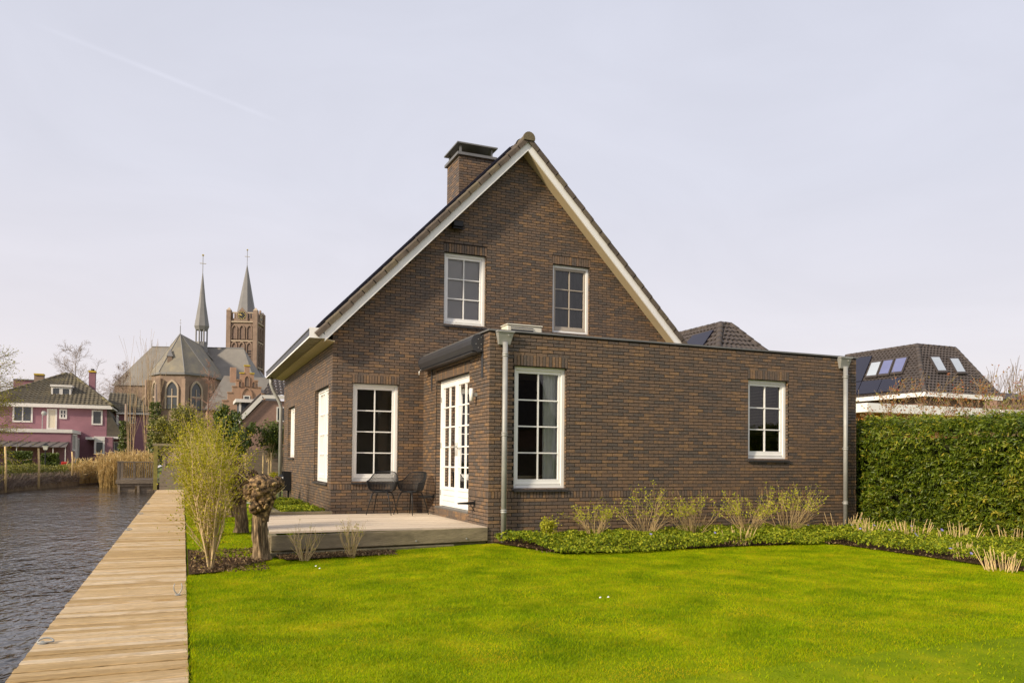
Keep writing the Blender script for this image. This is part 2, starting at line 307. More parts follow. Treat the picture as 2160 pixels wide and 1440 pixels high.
# grass blades
def blades(n,x0,x1,y0,y1,h,wd,ok):
    x=rng.uniform(x0,x1,n); y=rng.uniform(y0,y1,n); k=np.array([ok(a,c) for a,c in zip(x,y)]); x=x[k]; y=y[k]; n=len(x)
    z=-.05*np.clip(-x/3.4,0,1)-.014; P=np.stack([x,y,z],1); a=rng.uniform(0,2*np.pi,n); pn=np.array([mnoise.noise((a_*1.4,c_*1.4,2.))*.6+mnoise.noise((a_*4.5,c_*4.5,6.))*.5+mnoise.noise((a_*11,c_*11,9.))*.3 for a_,c_ in zip(x,y)]); hh=h*rng.uniform(.55,1.25,n)*(1-.55*pn); ln=rng.normal(size=(n,2))*.45*hh[:,None]
    sd=np.stack([np.cos(a),np.sin(a),0*a],1)*wd*rng.uniform(.7,1.3,n)[:,None]
    V=np.stack([P-sd,P+sd,P+np.concatenate([ln,hh[:,None]],1)],1); return V.reshape(-1,3),np.repeat(np.clip(.45+.42*pn+rng.normal(size=n)*.2,0,1),3)
def inlawn(x,y):
    if (inbed(x,y-.13) if x<5.2 else inbed(x-.13,y)): return False
    if y>-.42*(-x/3.36) -.08 and -3.42<x<.1: return False
    if y>0 and x>-3.4 and y<3.7: return False
    if x>-2.75 and y>0: return False
    return True
A=[blades(560000,-4.42,5.6,-7.6,-.05,.021,.0025,inlawn),blades(45000,-4.42,-1.8,0,13,.028,.004,inlawn),blades(25000,-4.42,6,-11,-7.6,.022,.004,inlawn),blades(1500,-4.46,-4.40,-9,-1.9,.035,.0035,inlawn)]
V=np.concatenate([a[0] for a in A]); r_=np.concatenate([a[1] for a in A])
tag(mobj('lawn_grass',npmesh('lawn_grass',V,np.arange(len(V)).reshape(-1,3),r_),M_grass),'short bright green grass blades of the lawn','grass',kind='stuff')
# soil of the bed
bed=[(.1,.02),(.1,-.3),(.5,-1.62),(1.4,-1.74),(2.6,-1.68),(4.0,-1.70),(5.38,-1.58),(5.3,-3.2),(5.2,-4.6),(5.0,-6.5),(4.9,-9),(4.7,-14),(8.6,-14),(8.6,.9),(7.8,.9),(7.8,.02)]
tag(MB().add([(x,y,.012) for x,y in bed],[tuple(range(len(bed)))]).build('planting_bed',M_soil),'dark soil bed along house front and hedge',kind='structure')
tag(MB().add([(-4.42,-1.85,-.042),(-4.1,-1.72,-.042),(-3.85,-1.3,-.042),(-3.4,-.75,-.042),(-3.5,-.45,-.042),(-3.95,-.3,-.042),(-4.42,.9,-.042)],[tuple(range(7))]).build('shrub_bed',M_soil),'bare soil under the boardwalk shrub',kind='structure')
tag(MB().add([(-3.2,-.95,-.03),(-1.9,-.8,-.022),(-1.6,-.5,-.02),(-1.6,-.2,-.02),(-3.35,-.4,-.035)],[tuple(range(5))]).build('terrace_bed',M_soil),'strip of dark soil along terrace front',kind='structure')
P=[]
for (x0_,x1_,y0_,y1_,z_,n_) in ((-4.4,-3.5,-1.85,.6,-.03,1500),(-3.3,-1.7,-.95,-.4,-.012,900),(.2,5.2,-1.8,-.05,.03,1500),(5.1,8.0,-8,-.1,.03,2500)):
    P+=[(rng.uniform(x0_,x1_),rng.uniform(y0_,y1_),z_+rng.uniform(0,.012)) for _ in range(n_)]
M_litter=leafmat('leaf_litter',[(0,(.05,.032,.018)),(.6,(.16,.10,.05)),(1,(.34,.24,.13))],.1,.8,.1)
tag(mobj('leaf_litter',leafmesh('leaf_litter',P,.035,.5,.0,np.array([[0,0,0.]]*len(P)),1.),M_litter),'scattered brown leaf litter on the bare soil','leaf litter',kind='stuff')
# ------------------------------------------------------------------ boardwalk
bwz=-.045; BX0,BX1=-5.47,-4.447
bw=thing('boardwalk',None,None,(-5,-8,bwz)); tag(bw,'weathered timber boardwalk along the canal edge',kind='structure')
pv=[]
for k in range(4):
    mb=MB(); wj=[rng.uniform(-.004,.004) for _ in range(4)]
    hw=.0492; sec=[(-hw,-.035),(-hw,-.006),(-hw+.005,0),(hw-.005,0),(hw,-.006),(hw,-.035)]; vs=[]
    for xx in (-.5,.5): vs+=[Vector((xx,a_+rng.uniform(-.002,.002),c_+rng.uniform(-.0015,.0015))) for a_,c_ in sec]
    mb.add(vs,[tuple(range(6)),tuple(range(11,5,-1))]+[(i_,6+i_,6+(i_+1)%6,(i_+1)%6) for i_ in range(6)]); me=mb.mesh('plank'); me.materials.append(M_plank); pv.append(me)
y=-9.0; i=0
while y<23.4:
    o=bpy.data.objects.new('plank',pv[i%4]); COL.objects.link(o); o.parent=bw; o.matrix_parent_inverse=Matrix.Translation(-wloc(bw))
    o.location=((BX0+BX1)/2+rng.uniform(-.003,.003),y,bwz+rng.uniform(-.005,.004)); o.scale=(BX1-BX0,1,1); o.rotation_euler=(rng.uniform(-.012,.012),rng.uniform(-.003,.003),rng.uniform(-.004,.004)); y+=.1145; i+=1
for x in (BX0+.04,BX1-.09): boxpart('beam',M_oldwood,bw,x,x+.06,-9,23.4,bwz-.17,bwz-.04)
for yy in np.arange(-8.5,23,2.5): MB().tube([(BX0+.1,yy,-1.2),(BX0+.1,yy,bwz-.045)],.06).build('post',M_oldwood,bw)
def mooring(p,label,r=.034):
    t_=thing('mooring_ring',label,'mooring ring',p,'mooring rings on the boardwalk')
    mb=MB().lathe(p,[(.035,0),(.035,.006),(.012,.008),(.012,.02)],10); mb.build('eye_plate',M_zinc,t_)
    MB().tube([Vector(p)+Vector((r*1.5*math.cos(a)+.02,r*math.sin(a)*.45,.012+r*.75*max(0,math.sin(a)))) for a in np.linspace(0,2*math.pi,18)],.0065,6,False).build('ring',M_zinc,t_,True)
for (u,v),lb in zip(((82,1357),(260,1118),(290,1084),(310,1063)),('iron mooring ring on boardwalk edge, nearest to viewer','iron mooring ring on boardwalk edge, second from viewer','iron mooring ring on boardwalk edge, third from viewer','iron mooring ring on boardwalk edge, farthest from viewer')):
    q=at(u,v,Z=bwz+.004); mooring((max(q.x,BX0+.05),q.y,q.z),lb)
q=at(375,1254,Z=bwz+.003); tt=thing('boat_hook_cleat','upright grey open-jawed cleat beside the lawn edge','cleat',q)
MB().lathe(q,[(.03,0),(.03,.005),(.01,.008)],10).build('foot_plate',M_zinc,tt)
for s in (-1,1): MB().tube([q+Vector((s*a,0,z)) for a,z in ((.0,.006),(.018,.02),(.034,.05),(.040,.08),(.030,.115) )],[.005,.006,.006,.005,.004],6).build('horn',M_zinc,tt,True)

# ================================================================== the house
D=3.755; WX=-1.842; APX,APZ,SLP=2.142,7.875,1.033; YO=D-.29; XR=7.739; ZP=3.389; HB=11.72; XE=6.126
house=thing('brick_house','brown brick house with steep gable, white windows and flat roofed extension','house',(2,4,0))
wall=MB(); BL=[]          # BL: bricks (center,U,N,len,h,proud,kind)
CO=.058; ZBT=.814
def clip_poly(poly,hp):
    for (a,b_,c) in hp:       # keep a*u+b*z<=c
        out=[]
        for i in range(len(poly)):
            p,q=poly[i],poly[(i+1)%len(poly)]; fp=a*p[0]+b_*p[1]-c; fq=a*q[0]+b_*q[1]-c
            if fp<=0: out.append(p)
            if fp*fq<0: t_=fp/(fp-fq); out.append((p[0]+t_*(q[0]-p[0]),p[1]+t_*(q[1]-p[1])))
        poly=out
        if len(poly)<3: return []
    return poly
def wall_sheet(mb,O,U,Nn,u0,u1,z0,z1,holes,hp=(),depth=.1):
    us=sorted({u0,u1,*[h[0] for h in holes],*[h[1] for h in holes]}); zs=sorted({z0,z1,*[h[2] for h in holes],*[h[3] for h in holes]})
    us=[u for u in us if u0<=u<=u1]; zs=[z for z in zs if z0<=z<=z1]
    P=lambda u,z,n=0: O+U*u+Nn*n+Vector((0,0,z))
    for a,c in zip(us[:-1],us[1:]):
        for e_,f_ in zip(zs[:-1],zs[1:]):
            cu,cz=(a+c)/2,(e_+f_)/2
            if any(h[0]<cu<h[1] and h[2]<cz<h[3] for h in holes): continue
            pl=clip_poly([(a,e_),(c,e_),(c,f_),(a,f_)],hp)
            if pl: mb.add([P(*q) for q in pl],[tuple(range(len(pl)))])
    for h in holes:
        for (p,q) in (((h[0],h[2]),(h[0],h[3])),((h[1],h[2]),(h[1],h[3])),((h[0],h[2]),(h[1],h[2])),((h[0],h[3]),(h[1],h[3]))):
            mb.add([P(*p),P(*q),P(*q,-depth),P(*p,-depth)],[(0,1,2,3)])
def bricks(O,U,Nn,u0,u1,z0,z1,holes,ok=lambda u,z:True,band=True,lintel=.18,zref=ZBT,tag_='w',reveal=True):
    def put(ua,ub,za,zb,k=0):
        if ub-ua<.02: return
        if not ok((ua+ub)/2,(za+zb)/2): return
        BL.append((O+U*((ua+ub)/2)+Vector((0,0,(za+zb)/2)),U,Nn,ub-ua,zb-za,k,tag_))
    lint=[(h[0]-.015,h[1]+.015,h[3],h[3]+lintel) for h in holes] if lintel else []
    def row(za,zb,off):
        cut=[(h[0],h[1]) for h in list(holes)+lint if min(zb,h[3])-max(za,h[2])>.5*(zb-za)]
        u=u0-off
        while u<u1:
            iv=[(max(u,u0),min(u+.197,u1))]; u+=.206
            for c in cut:
                nv=[]
                for a,b_ in iv:
                    if c[1]<=a or c[0]>=b_: nv.append((a,b_))
                    else:
                        if c[0]-a>.02: nv.append((a,c[0]-.005))
                        if b_-c[1]>.02: nv.append((c[1]+.005,b_))
                iv=nv
            for a,b_ in iv: put(a,b_,za,zb)
    k=0; z=zref+.004
    while z<z1: row(z,z+.0487,.103*(k%2)); z+=CO; k+=1
    if band:
        cut=[(h[0],h[1]) for h in holes if h[2]<zref-.06]; u=u0
        while u<u1-.03:
            if not any(c[0]<u+.025<c[1] for c in cut): put(u,min(u+.047,u1),zref-.108,zref-.004,1)
            u+=.0565
        z=zref-.12-.0487; k=0
    else: z=zref-.053
    while z>z0-.05: row(z,z+.0487,.103*(k%2)); z-=CO; k+=1
    for l in lint:
        n_=max(1,round((l[1]-l[0])/.0575)); st=(l[1]-l[0])/n_
        for i in range(n_): put(l[0]+i*st+.004,l[0]+(i+1)*st-.005,l[2]+.006,l[3]-.002,1)
    if reveal:
        for h in holes:
            for ue,sg in ((h[0],1),(h[1],-1)):
                z=h[2]; kk=0
                while z<h[3]-.02:
                    BL.append((O+U*ue-Nn*.05+Vector((0,0,z+.029)),Nn,U*sg,.088,.047,0,'r')); z+=CO
HA=[(.43,1.375,.855,2.85),(5.115,6.05,1.375,2.855)]
HG=[(-1.445,-.52,.86,2.80),(.405,1.33,4.10,5.60),(2.885,3.80,4.11,5.61)]
HS=[(4.16,5.90,.82,2.78),(9.33,10.70,1.32,2.67)]
HD=[(.957,2.86,.415,2.82)]
VX,VY,VZ=Vector((1,0,0)),Vector((0,1,0)),Vector((0,0,1)); O0=Vector((0,0,0)); OG=Vector((0,D,0)); OS=Vector((WX,0,0)); OR=Vector((XR,0,0))
gp=[(SLP,1,APZ+SLP*APX),(-SLP,1,APZ-SLP*APX)]
wall_sheet(wall,O0,VX,-VY,0,XR,-.2,ZP,HA)
wall_sheet(wall,OG,VX,-VY,WX,XE,-.2,8,HG,gp)
wall_sheet(wall,OS,VY,-VX,D,HB,-.2,3.75,HS)
wall_sheet(wall,O0,VY,-VX,0,D,-.2,ZP,HD)
wall_sheet(wall,OR,VY,VX,0,5.2,-.2,ZP,[])
wall_sheet(wall,Vector((0,5.2,0)),VX,VY,XE,XR,-.2,ZP,[])
wall_sheet(wall,Vector((0,HB,0)),VX,VY,WX,XE,-.2,8,[],gp)
wall_sheet(wall,Vector((XE,0,0)),VY,VX,D,HB,-.2,3.75,[])
wall_o=wall.build('wall',M_mortar,house)
gok=lambda u,z: z<APZ-SLP*abs(u-APX)+.07 and (u<.1 or z>3.15)
bricks(O0,VX,-VY,-.006,XR+.006,-.05,ZP-.03,HA,tag_='f')
bricks(OG,VX,-VY,WX-.006,XE,.0,7.9,HG,gok)
bricks(OS,VY,-VX,D,HB,.0,3.72,HS)
bricks(O0,VY,-VX,0,D-.012,-.05,ZP-.03,HD)
bricks(OR,VY,VX,0,2.,-.05,ZP-.03,[])
# soldier bricks under the door threshold
u=.975
while u<2.84: BL.append((Vector((0,u+.024,.335)),VY,-VX,.047,.12,1,'t')); u+=.0575
# --- chimney
CX0,CX1,CY0,CY1,CZ=1.123,1.954,5.0,5.86,8.17
ch=MB().box(CX0,CX1,CY0,CY1,6.6,CZ).build('chimney',M_mortar,house)
nb0=len(BL)
bricks(Vector((0,CY0,0)),VX,-VY,CX0-.006,CX1+.006,6.7,CZ,[],band=False,zref=6.7)
bricks(Vector((CX0,0,0)),VY,-VX,CY0,CY1,6.7,CZ,[],band=False,zref=6.7)
bricks(Vector((CX1,0,0)),VY,VX,CY0,CY1,6.7,CZ,[],band=False,zref=6.7)
chb=BL[nb0:]; BL=BL[:nb0]
def brick_stuff(lst,name,parent):
    n=len(lst); C=np.array([q[0] for q in lst]); U=np.array([q[1] for q in lst]); Nn=np.array([q[2] for q in lst]); l=np.array([q[3] for q in lst])/2; h=np.array([q[4] for q in lst])/2
    pr=.006+rng.uniform(0,.0008,n); Z=np.array([0,0,1.]); V=[]
    for n_ in (0,1):
        for su,sz in ((-1,-1),(1,-1),(1,1),(-1,1)):
            e_=.0012 if n_ else 0
            V.append(C+U*((su*(l-e_))[:,None])+Z*((sz*(h-e_))[:,None])+Nn*((np.where(n_,pr,-.01))[:,None]) + (rng.normal(size=(n,3))*.0003 if n_ else 0))
    V=np.stack(V,1); f=np.array([[4,5,6,7],[0,1,5,4],[1,2,6,5],[2,3,7,6],[3,0,4,7]]); F=(f[None]+(np.arange(n)*8)[:,None,None]).reshape(-1,4)
    # keep winding outward irrespective of handedness
    hand=np.einsum('ij,ij->i',np.cross(U,np.tile(Z,(n,1))),Nn)<0
    F=F.reshape(n,5,4); F[hand]=F[hand][:,:,::-1]; F=F.reshape(-1,4)
    return tag(mobj(name,npmesh(name,V.reshape(-1,3),F,np.repeat(rng.uniform(0,1,n),8)),M_brick,parent),kind='stuff')
cand=[i for i,q in enumerate(BL) if q[6]=='f' and q[5]==0 and abs(q[3]-.197)<1e-4 and q[0].z>.15]
cand.sort(key=lambda i:(BL[i][0]-Vector(CAM)).length); single=set(cand[:290])
bm_=[]
for k in range(5):
    vs=[]
    for n_ in (0,1):
        for su,sz in ((-1,-1),(1,-1),(1,1),(-1,1)):
            e_=.0012 if n_ else 0; vs.append((su*(.0985-e_)+rng.normal()*.001,(-.006-.00015*k if n_ else .01),sz*(.02435-e_)+rng.normal()*.0006))
    me=MB().add(vs,[(4,5,6,7),(0,1,5,4),(1,2,6,5),(2,3,7,6),(3,0,4,7)]).mesh('brick'); me.materials.append(M_brickI); bm_.append(me)
for i in sorted(single):
    o=bpy.data.objects.new('brick',bm_[i%5]); COL.objects.link(o); o.parent=wall_o; o.location=BL[i][0]
brick_stuff([q for i,q in enumerate(BL) if i not in single],'brick_courses',wall_o)
brick_stuff(chb,'brick_courses',ch)
for z0,z1,oh in ((CZ,CZ+.06,.06),): boxpart('flashing_plate',M_zincd,ch,CX0-oh,CX1+oh,CY0-oh,CY1+oh,z0,z1)
for x in (CX0+.02,CX1-.06):
    for y in (CY0+.02,CY1-.06): boxpart('cowl_post',M_zincd,ch,x,x+.04,y,y+.04,CZ+.06,CZ+.25)
boxpart('flue',M_black,ch,CX0+.2,CX1-.2,CY0+.2,CY1-.2,CZ+.06,CZ+.14)
h_=.07; a=MB(); x0,x1,y0,y1,z=CX0-h_,CX1+h_,CY0-h_,CY1+h_,CZ+.25
a.box(x0,x1,y0,y1,z,z+.03); a.add([(x0,y0,z+.03),(x1,y0,z+.03),(x1,y1,z+.03),(x0,y1,z+.03),((x0+x1)/2-.1,(y0+y1)/2,z+.13),((x0+x1)/2+.1,(y0+y1)/2,z+.13)],[(0,1,5,4),(1,2,5),(2,3,4,5),(3,0,4)]); a.build('cowl_hood',M_zincd,ch)
# --- windows
def frameM(O,U,Nn): return Matrix(((U.x,Nn.x,0,O.x),(U.y,Nn.y,0,O.y),(U.z,Nn.z,1,O.z),(0,0,0,1)))
def window(O,U,Nn,h,cols,rows,rec=.07,sill=True,fw=.062,label=None,sash=M_white,bar=M_white,double=False,sillz=.0):
    M=frameM(O,U,Nn); u0,u1,z0,z1=h; mb=MB(); n1=-rec; n0=n1-.075
    for b_ in ((u0,u0+fw,z0,z1),(u1-fw,u1,z0,z1),(u0+fw,u1-fw,z1-fw,z1),(u0+fw,u1-fw,z0,z0+fw*.9)): mb.box(b_[0],b_[1],n0,n1,b_[2],b_[3],M=M)
    wo_=mb.build('window',M_white,house,bevel=.004)
    if label: wo_['label']=label
    halves=[(u0+fw,u1-fw)] if not double else [(u0+fw,(u0+u1)/2-.035),((u0+u1)/2+.035,u1-fw)]
    if double: MB().box((u0+u1)/2-.035,(u0+u1)/2+.035,n0,n1,z0+fw*.9,z1-fw,M=M).build('mullion',M_white,wo_)
    for a0,a1 in halves:
        s0=.048; c0,c1=z0+fw*.9+.004,z1-fw; mb=MB(); m1=n1-.022; m0=m1-.05
        for b_ in ((a0,a0+s0,c0,c1),(a1-s0,a1,c0,c1),(a0+s0,a1-s0,c1-s0,c1),(a0+s0,a1-s0,c0,c0+s0*1.9)): mb.box(b_[0],b_[1],m0,m1,b_[2],b_[3],M=M)
        mb.box(a0+.004,a1-.004,m1,m1+.014,c0+.004,c0+.032,M=M)
        mb.build('sash',sash,wo_,bevel=.003)
        p0,p1,q0,q1=a0+s0,a1-s0,c0+s0*1.9,c1-s0; bw_=.021
        for i in range(1,cols): uu=p0+(p1-p0)*i/cols; MB().box(uu-bw_/2,uu+bw_/2,m0+.008,m1-.006,q0,q1,M=M).build('glazing_bar',bar,wo_)
        for j in range(1,rows):
            zz=q0+(q1-q0)*j/rows
            for i in range(cols):
                ua=p0+(p1-p0)*i/cols+(bw_/2 if i else 0); ub=p0+(p1-p0)*(i+1)/cols-(bw_/2 if i<cols-1 else 0)
                MB().box(ua,ub,m0+.008,m1-.0065,zz-bw_/2,zz+bw_/2,M=M).build('glazing_bar',bar,wo_)
        for i in range(cols):
            for j in range(rows):
                ua,ub=p0+(p1-p0)*i/cols,p0+(p1-p0)*(i+1)/cols; za,zb=q0+(q1-q0)*j/rows,q0+(q1-q0)*(j+1)/rows; nn=m0+.02
                pn=MB().add([M@Vector(q) for q in ((ua,nn,za),(ub,nn,za),(ub,nn,zb),(ua,nn,zb))],[(0,1,2,3)]).build('pane',M_glass,wo_)
    if sill:
        mb=MB(); n_=max(3,round((u1-u0+.03)/.115)); st=(u1-u0+.03)/n_
        for i in range(n_):
            a_=u0-.015+i*st; vs=[M@Vector(q) for q in ((a_+.004,-.08,z0-.05),(a_+.004,.045,z0-.05),(a_+.004,.045,z0-.018),(a_+.004,-.08,z0-.002))]
            mb.prism(vs,U*(st-.007),.5)
        mb.build('sill',M_sill,wo_)
    return wo_
window(O0,VX,-VY,HA[0],2,4,label='tall eight-paned white window with grey curtain behind')
window(O0,VX,-VY,HA[1],2,3,label='six-paned white window near the right downpipe')
window(OG,VX,-VY,HG[0],2,4,label='tall eight-paned white window behind the chairs')
window(OG,VX,-VY,HG[1],2,3,label='upper six-paned window with closed grey blind')
M_screenf=mat('taupe_frame',(.42,.36,.29),.5,var=.05)
window(OG,VX,-VY,HG[2],2,3,sill=False,sash=M_screenf,bar=M_screenf,label='upper six-paned window with taupe insect screen')
window(OS,VY,-VX,HS[0],2,4,double=True,label='wide white side window near the front corner')
window(OS,VY,-VX,HS[1],1,1,double=True,label='small white side window by the hose reel')
# blinds, screen, curtains inside
M_blind=mat('grey_blind',(.50,.455,.46),.8,var=.05,scale=2); M_screen=mat('insect_mesh',(.10,.085,.08),.8,var=.3,scale=4,stretch=(3,1,.6)); M_curt=mat('curtain',(.85,.85,.82),.9,var=.1); M_curtb=mat('beige_curtain',(.60,.50,.32),.9,var=.15)
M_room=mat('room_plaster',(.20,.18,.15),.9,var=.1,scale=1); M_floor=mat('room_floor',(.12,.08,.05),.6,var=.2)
boxpart('roller_blind',M_blind,house,HG[1][0]+.06,HG[1][1]-.06,D+.17,D+.175,HG[1][2]+.05,HG[1][3]-.05)
boxpart('insect_screen',M_screen,house,HG[2][0]+.06,HG[2][1]-.06,D+.17,D+.175,HG[2][2]+.05,HG[2][3]-.05)
def curtain(name,m_,P0,P1,z0,z1,n,amp,parent=None,lab=None):
    P0,P1=Vector(P0),Vector(P1); d=(P1-P0); k=d.normalized().cross(VZ); c=80; vs=[]; 
    for i in range(c+1):
        t_=i/c; q=P0+d*t_+k*amp*math.sin(t_*n*2*math.pi)*(1+.3*math.sin(7*t_)); vs+=[(q.x,q.y,z0),(q.x,q.y,z1)]
    o=MB().add(vs,[(2*i,2*i+2,2*i+3,2*i+1) for i in range(c)]).build(name,m_,parent,True); tag(o,lab,'curtain'); return o
curtain('curtain',M_curt,(1.05,.24,0),(1.42,.30,0),.42,2.95,5,.03,lab='grey curtain drawn aside inside the tall extension window')
curtain('curtain',M_curtb,(.26,1.75,0),(.26,2.80,0),.42,2.95,9,.03,lab='beige curtain inside the left leaf of the garden door')
curtain('curtain',M_curtb,(.26,1.02,0),(.26,1.16,0),.42,2.95,2,.02,lab='narrow beige curtain at right edge of the garden door')
# rooms: slab floors and ceilings
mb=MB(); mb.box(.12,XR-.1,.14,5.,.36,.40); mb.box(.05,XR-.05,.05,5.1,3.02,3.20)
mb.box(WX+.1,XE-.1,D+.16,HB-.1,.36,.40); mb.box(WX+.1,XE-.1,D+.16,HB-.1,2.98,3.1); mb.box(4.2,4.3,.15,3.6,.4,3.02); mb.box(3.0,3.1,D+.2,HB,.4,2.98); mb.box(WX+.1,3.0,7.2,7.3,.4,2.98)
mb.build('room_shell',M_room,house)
vb=MB()
for k in range(34): vb.box(HA[1][0]+.07,HA[1][1]-.07,.255,.285,HA[1][3]-.09-k*.028,HA[1][3]-.084-k*.028)
vb.box(HA[1][0]+.07,HA[1][1]-.07,.25,.29,HA[1][3]-.085,HA[1][3]-.05); tag(vb.build('venetian_blind',mat('brown_blind',(.16,.11,.07),.6),house),kind='stuff')
sofa=thing('sofa','beige sofa seen through the tall extension window','sofa',(.95,1.4,.4)); M_sofa=mat('sofa_cloth',(.42,.35,.22),.9,var=.1)
boxpart('base',M_sofa,sofa,.35,2.2,.75,1.6,.45,.82,bevel=.05); boxpart('backrest',M_sofa,sofa,.35,2.2,.6,.82,.45,1.05,bevel=.08); boxpart('armrest',M_sofa,sofa,.2,.38,.6,1.6,.45,1.0,bevel=.06)
# --- garden door
M=frameM(O0,VY,-VX); u0,u1,z0,z1=HD[0]; mb=MB()
for b_ in ((u0,u0+.05,z0,z1),(u1-.05,u1,z0,z1),(u0+.05,u1-.05,z1-.06,z1)): mb.box(b_[0],b_[1],-.15,-.085,b_[2],b_[3],M=M)
mb.build('door_frame',M_white,house,bevel=.004)
boxpart('threshold',M_zincd,house,-.012,.16,u0+.002,u1-.002,z0-.02,z0+.012)
um=(u0+u1)/2
for a0,a1,s in ((u0+.052,um-.003,1),(um+.003,u1-.052,-1)):
    mb=MB(); n1=-.092; n0=-.142; c0,c1=z0+.018,z1-.064; st=.085
    pz0=c0+.37
    for b_ in ((a0,a0+st,c0,c1),(a1-st,a1,c0,c1),(a0+st,a1-st,c1-st,c1),(a0+st,a1-st,pz0-.06,pz0)): mb.box(b_[0],b_[1],n0,n1,b_[2],b_[3],M=M)
    for i in range(3): mb.box(a0+st,a1-st,n0+.01,n1-.006,c0+i*.103,c0+(i+1)*.103-.006,M=M)
    lf=mb.build('door_leaf',M_white,house,bevel=.004); p0,p1,q0,q1=a0+st,a1-st,pz0,c1-st
    MB().box((p0+p1)/2-.012,(p0+p1)/2+.012,n0+.01,n1-.008,q0,q1,M=M).build('glazing_bar',M_white,lf)
    for j in range(1,5):
        zz=q0+(q1-q0)*j/5
        for ua,ub in ((p0,(p0+p1)/2-.0125),((p0+p1)/2+.0125,p1)): MB().box(ua,ub,n0+.01,n1-.009,zz-.012,zz+.012,M=M).build('glazing_bar',M_white,lf)
    for j in range(5):
        for i in range(2):
            ua,ub=p0+(p1-p0)*i/2,p0+(p1-p0)*(i+1)/2; za,zb=q0+(q1-q0)*j/5,q0+(q1-q0)*(j+1)/5
            MB().add([M@Vector(q) for q in ((ua,n0+.025,za),(ub,n0+.025,za),(ub,n0+.025,zb),(ua,n0+.025,zb))],[(0,1,2,3)]).build('pane',M_glass,lf)
    hx=(a1-.05) if s==1 else (a0+.05)
    for zz in ((c0+.25,c0+1.15,c1-.3)): MB().tube([M@Vector(((a0-.004 if s==1 else a1+.004),n1+.008,zz+q)) for q in (-.05,.05)],.009,8).build('hinge',M_zinc,lf)
    if s==1: pass
    mb=MB().box(hx-.018,hx+.018,n1,n1+.008,1.38,1.62,M=M); mb.tube([M@Vector(q) for q in ((hx,n1+.005,1.55),(hx,n1+.055,1.55),(hx-s*.11,n1+.06,1.55))],.009,8); mb.build('handle',M_zinc,lf,True)
# --- barge boards, soffit, gutters
def zb(x): return APZ-SLP*abs(x-APX)
for s,xe in ((-1,-2.05),(1,6.35)):
    MB().prism([(APX,YO,APZ),(APX,YO,APZ+.215),(xe,YO,zb(xe)+.215),(xe,YO,zb(xe))],(0,.028,0)).build('barge_board',M_white,house)
    MB().prism([(APX,YO-.008,APZ+.004),(APX,YO-.008,APZ+.034),(xe,YO-.008,zb(xe)+.034),(xe,YO-.008,zb(xe)+.004)],(0,.0085,0)).build('barge_strip',M_white,house)
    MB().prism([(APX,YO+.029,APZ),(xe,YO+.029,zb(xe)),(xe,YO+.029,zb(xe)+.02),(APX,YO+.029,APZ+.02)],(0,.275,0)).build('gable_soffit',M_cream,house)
gx0,gx1,gz0,gz1=-2.33,-2.03,3.60,3.79
gut=MB().box(gx0,gx0+.02,YO+.012,12.0,gz0+.02,gz1-.012).box(gx0+.02,gx1,YO+.02,12.,gz1-.10,gz1-.085).build('gutter',M_anth,house)
MB().prism([(gx0-.006,YO-.012,gz0-.004),(gx0-.006,YO-.012,gz1),(gx0+.17,YO-.012,gz1),(gx0+.245,YO-.012,gz1-.09),(gx0+.335,YO-.012,gz0-.004)],(0,.022,0)).build('gutter_end_cap',M_white,gut)
MB().box(gx0-.008,gx0-.001,YO+.011,12.0,gz0-.002,gz0+.03).build('gutter_lip',M_white,gut)
MB().box(gx0-.014,gx0-.001,YO+.011,12.0,gz1-.03,gz1-.01).build('gutter_bead',M_zincd,gut)
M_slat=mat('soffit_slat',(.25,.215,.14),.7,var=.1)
y=YO+.03
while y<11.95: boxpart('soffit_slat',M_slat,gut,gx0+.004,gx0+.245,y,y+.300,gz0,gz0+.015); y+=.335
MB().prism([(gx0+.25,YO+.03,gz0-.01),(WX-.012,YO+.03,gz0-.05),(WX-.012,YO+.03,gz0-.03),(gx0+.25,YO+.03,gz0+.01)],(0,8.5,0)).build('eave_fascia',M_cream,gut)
boxpart('far_gutter',M_zincd,house,6.33,6.6,YO+.02,12.,3.6,3.75)
# --- roof
def slopeM(s):   # local x: down the slope, y: world Y, z: outward normal
    k=math.hypot(1,SLP); S=Vector((s/k,0,-SLP/k)); Nn=Vector((s*SLP/k,0,1/k)); T=APZ+.215
    return Matrix(((S.x,0,Nn.x,APX),(S.y,1,Nn.y,0),(S.z,0,Nn.z,T),(0,0,0,1)))
RL=6.22
rf=MB()
for s in (-1,1):
    M=slopeM(s); rf.box(0,RL,YO+.03,12.,-.03,.0,M=M)
roof=rf.build('roof',M_anth,house)
rt=MB()
for s in (-1,1):
    M=slopeM(s); nr=19; st=RL/nr
    for r_i in range(nr):
        ys=np.arange(YO+.2,12.0,.075); a=[]; 
        for y in ys:
            wv=.03*max(0,math.sin((y/.30)*2*math.pi))+.012*math.cos(y/.3*2*math.pi)
            a+=[M@Vector((r_i*st-.03,y,.03+wv)),M@Vector(((r_i+1)*st+.02,y,.065+wv)),M@Vector(((r_i+1)*st+.02,y,.02+wv))]
        k=len(ys); rt.add(a,[(3*i,3*i+1,3*i+4,3*i+3) for i in range(k-1)]+[(3*i+1,3*i+2,3*i+5,3*i+4) for i in range(k-1)],rng.uniform(.2,.7))
tag(rt.build('roof_tile_field',M_tile,roof),kind='stuff')
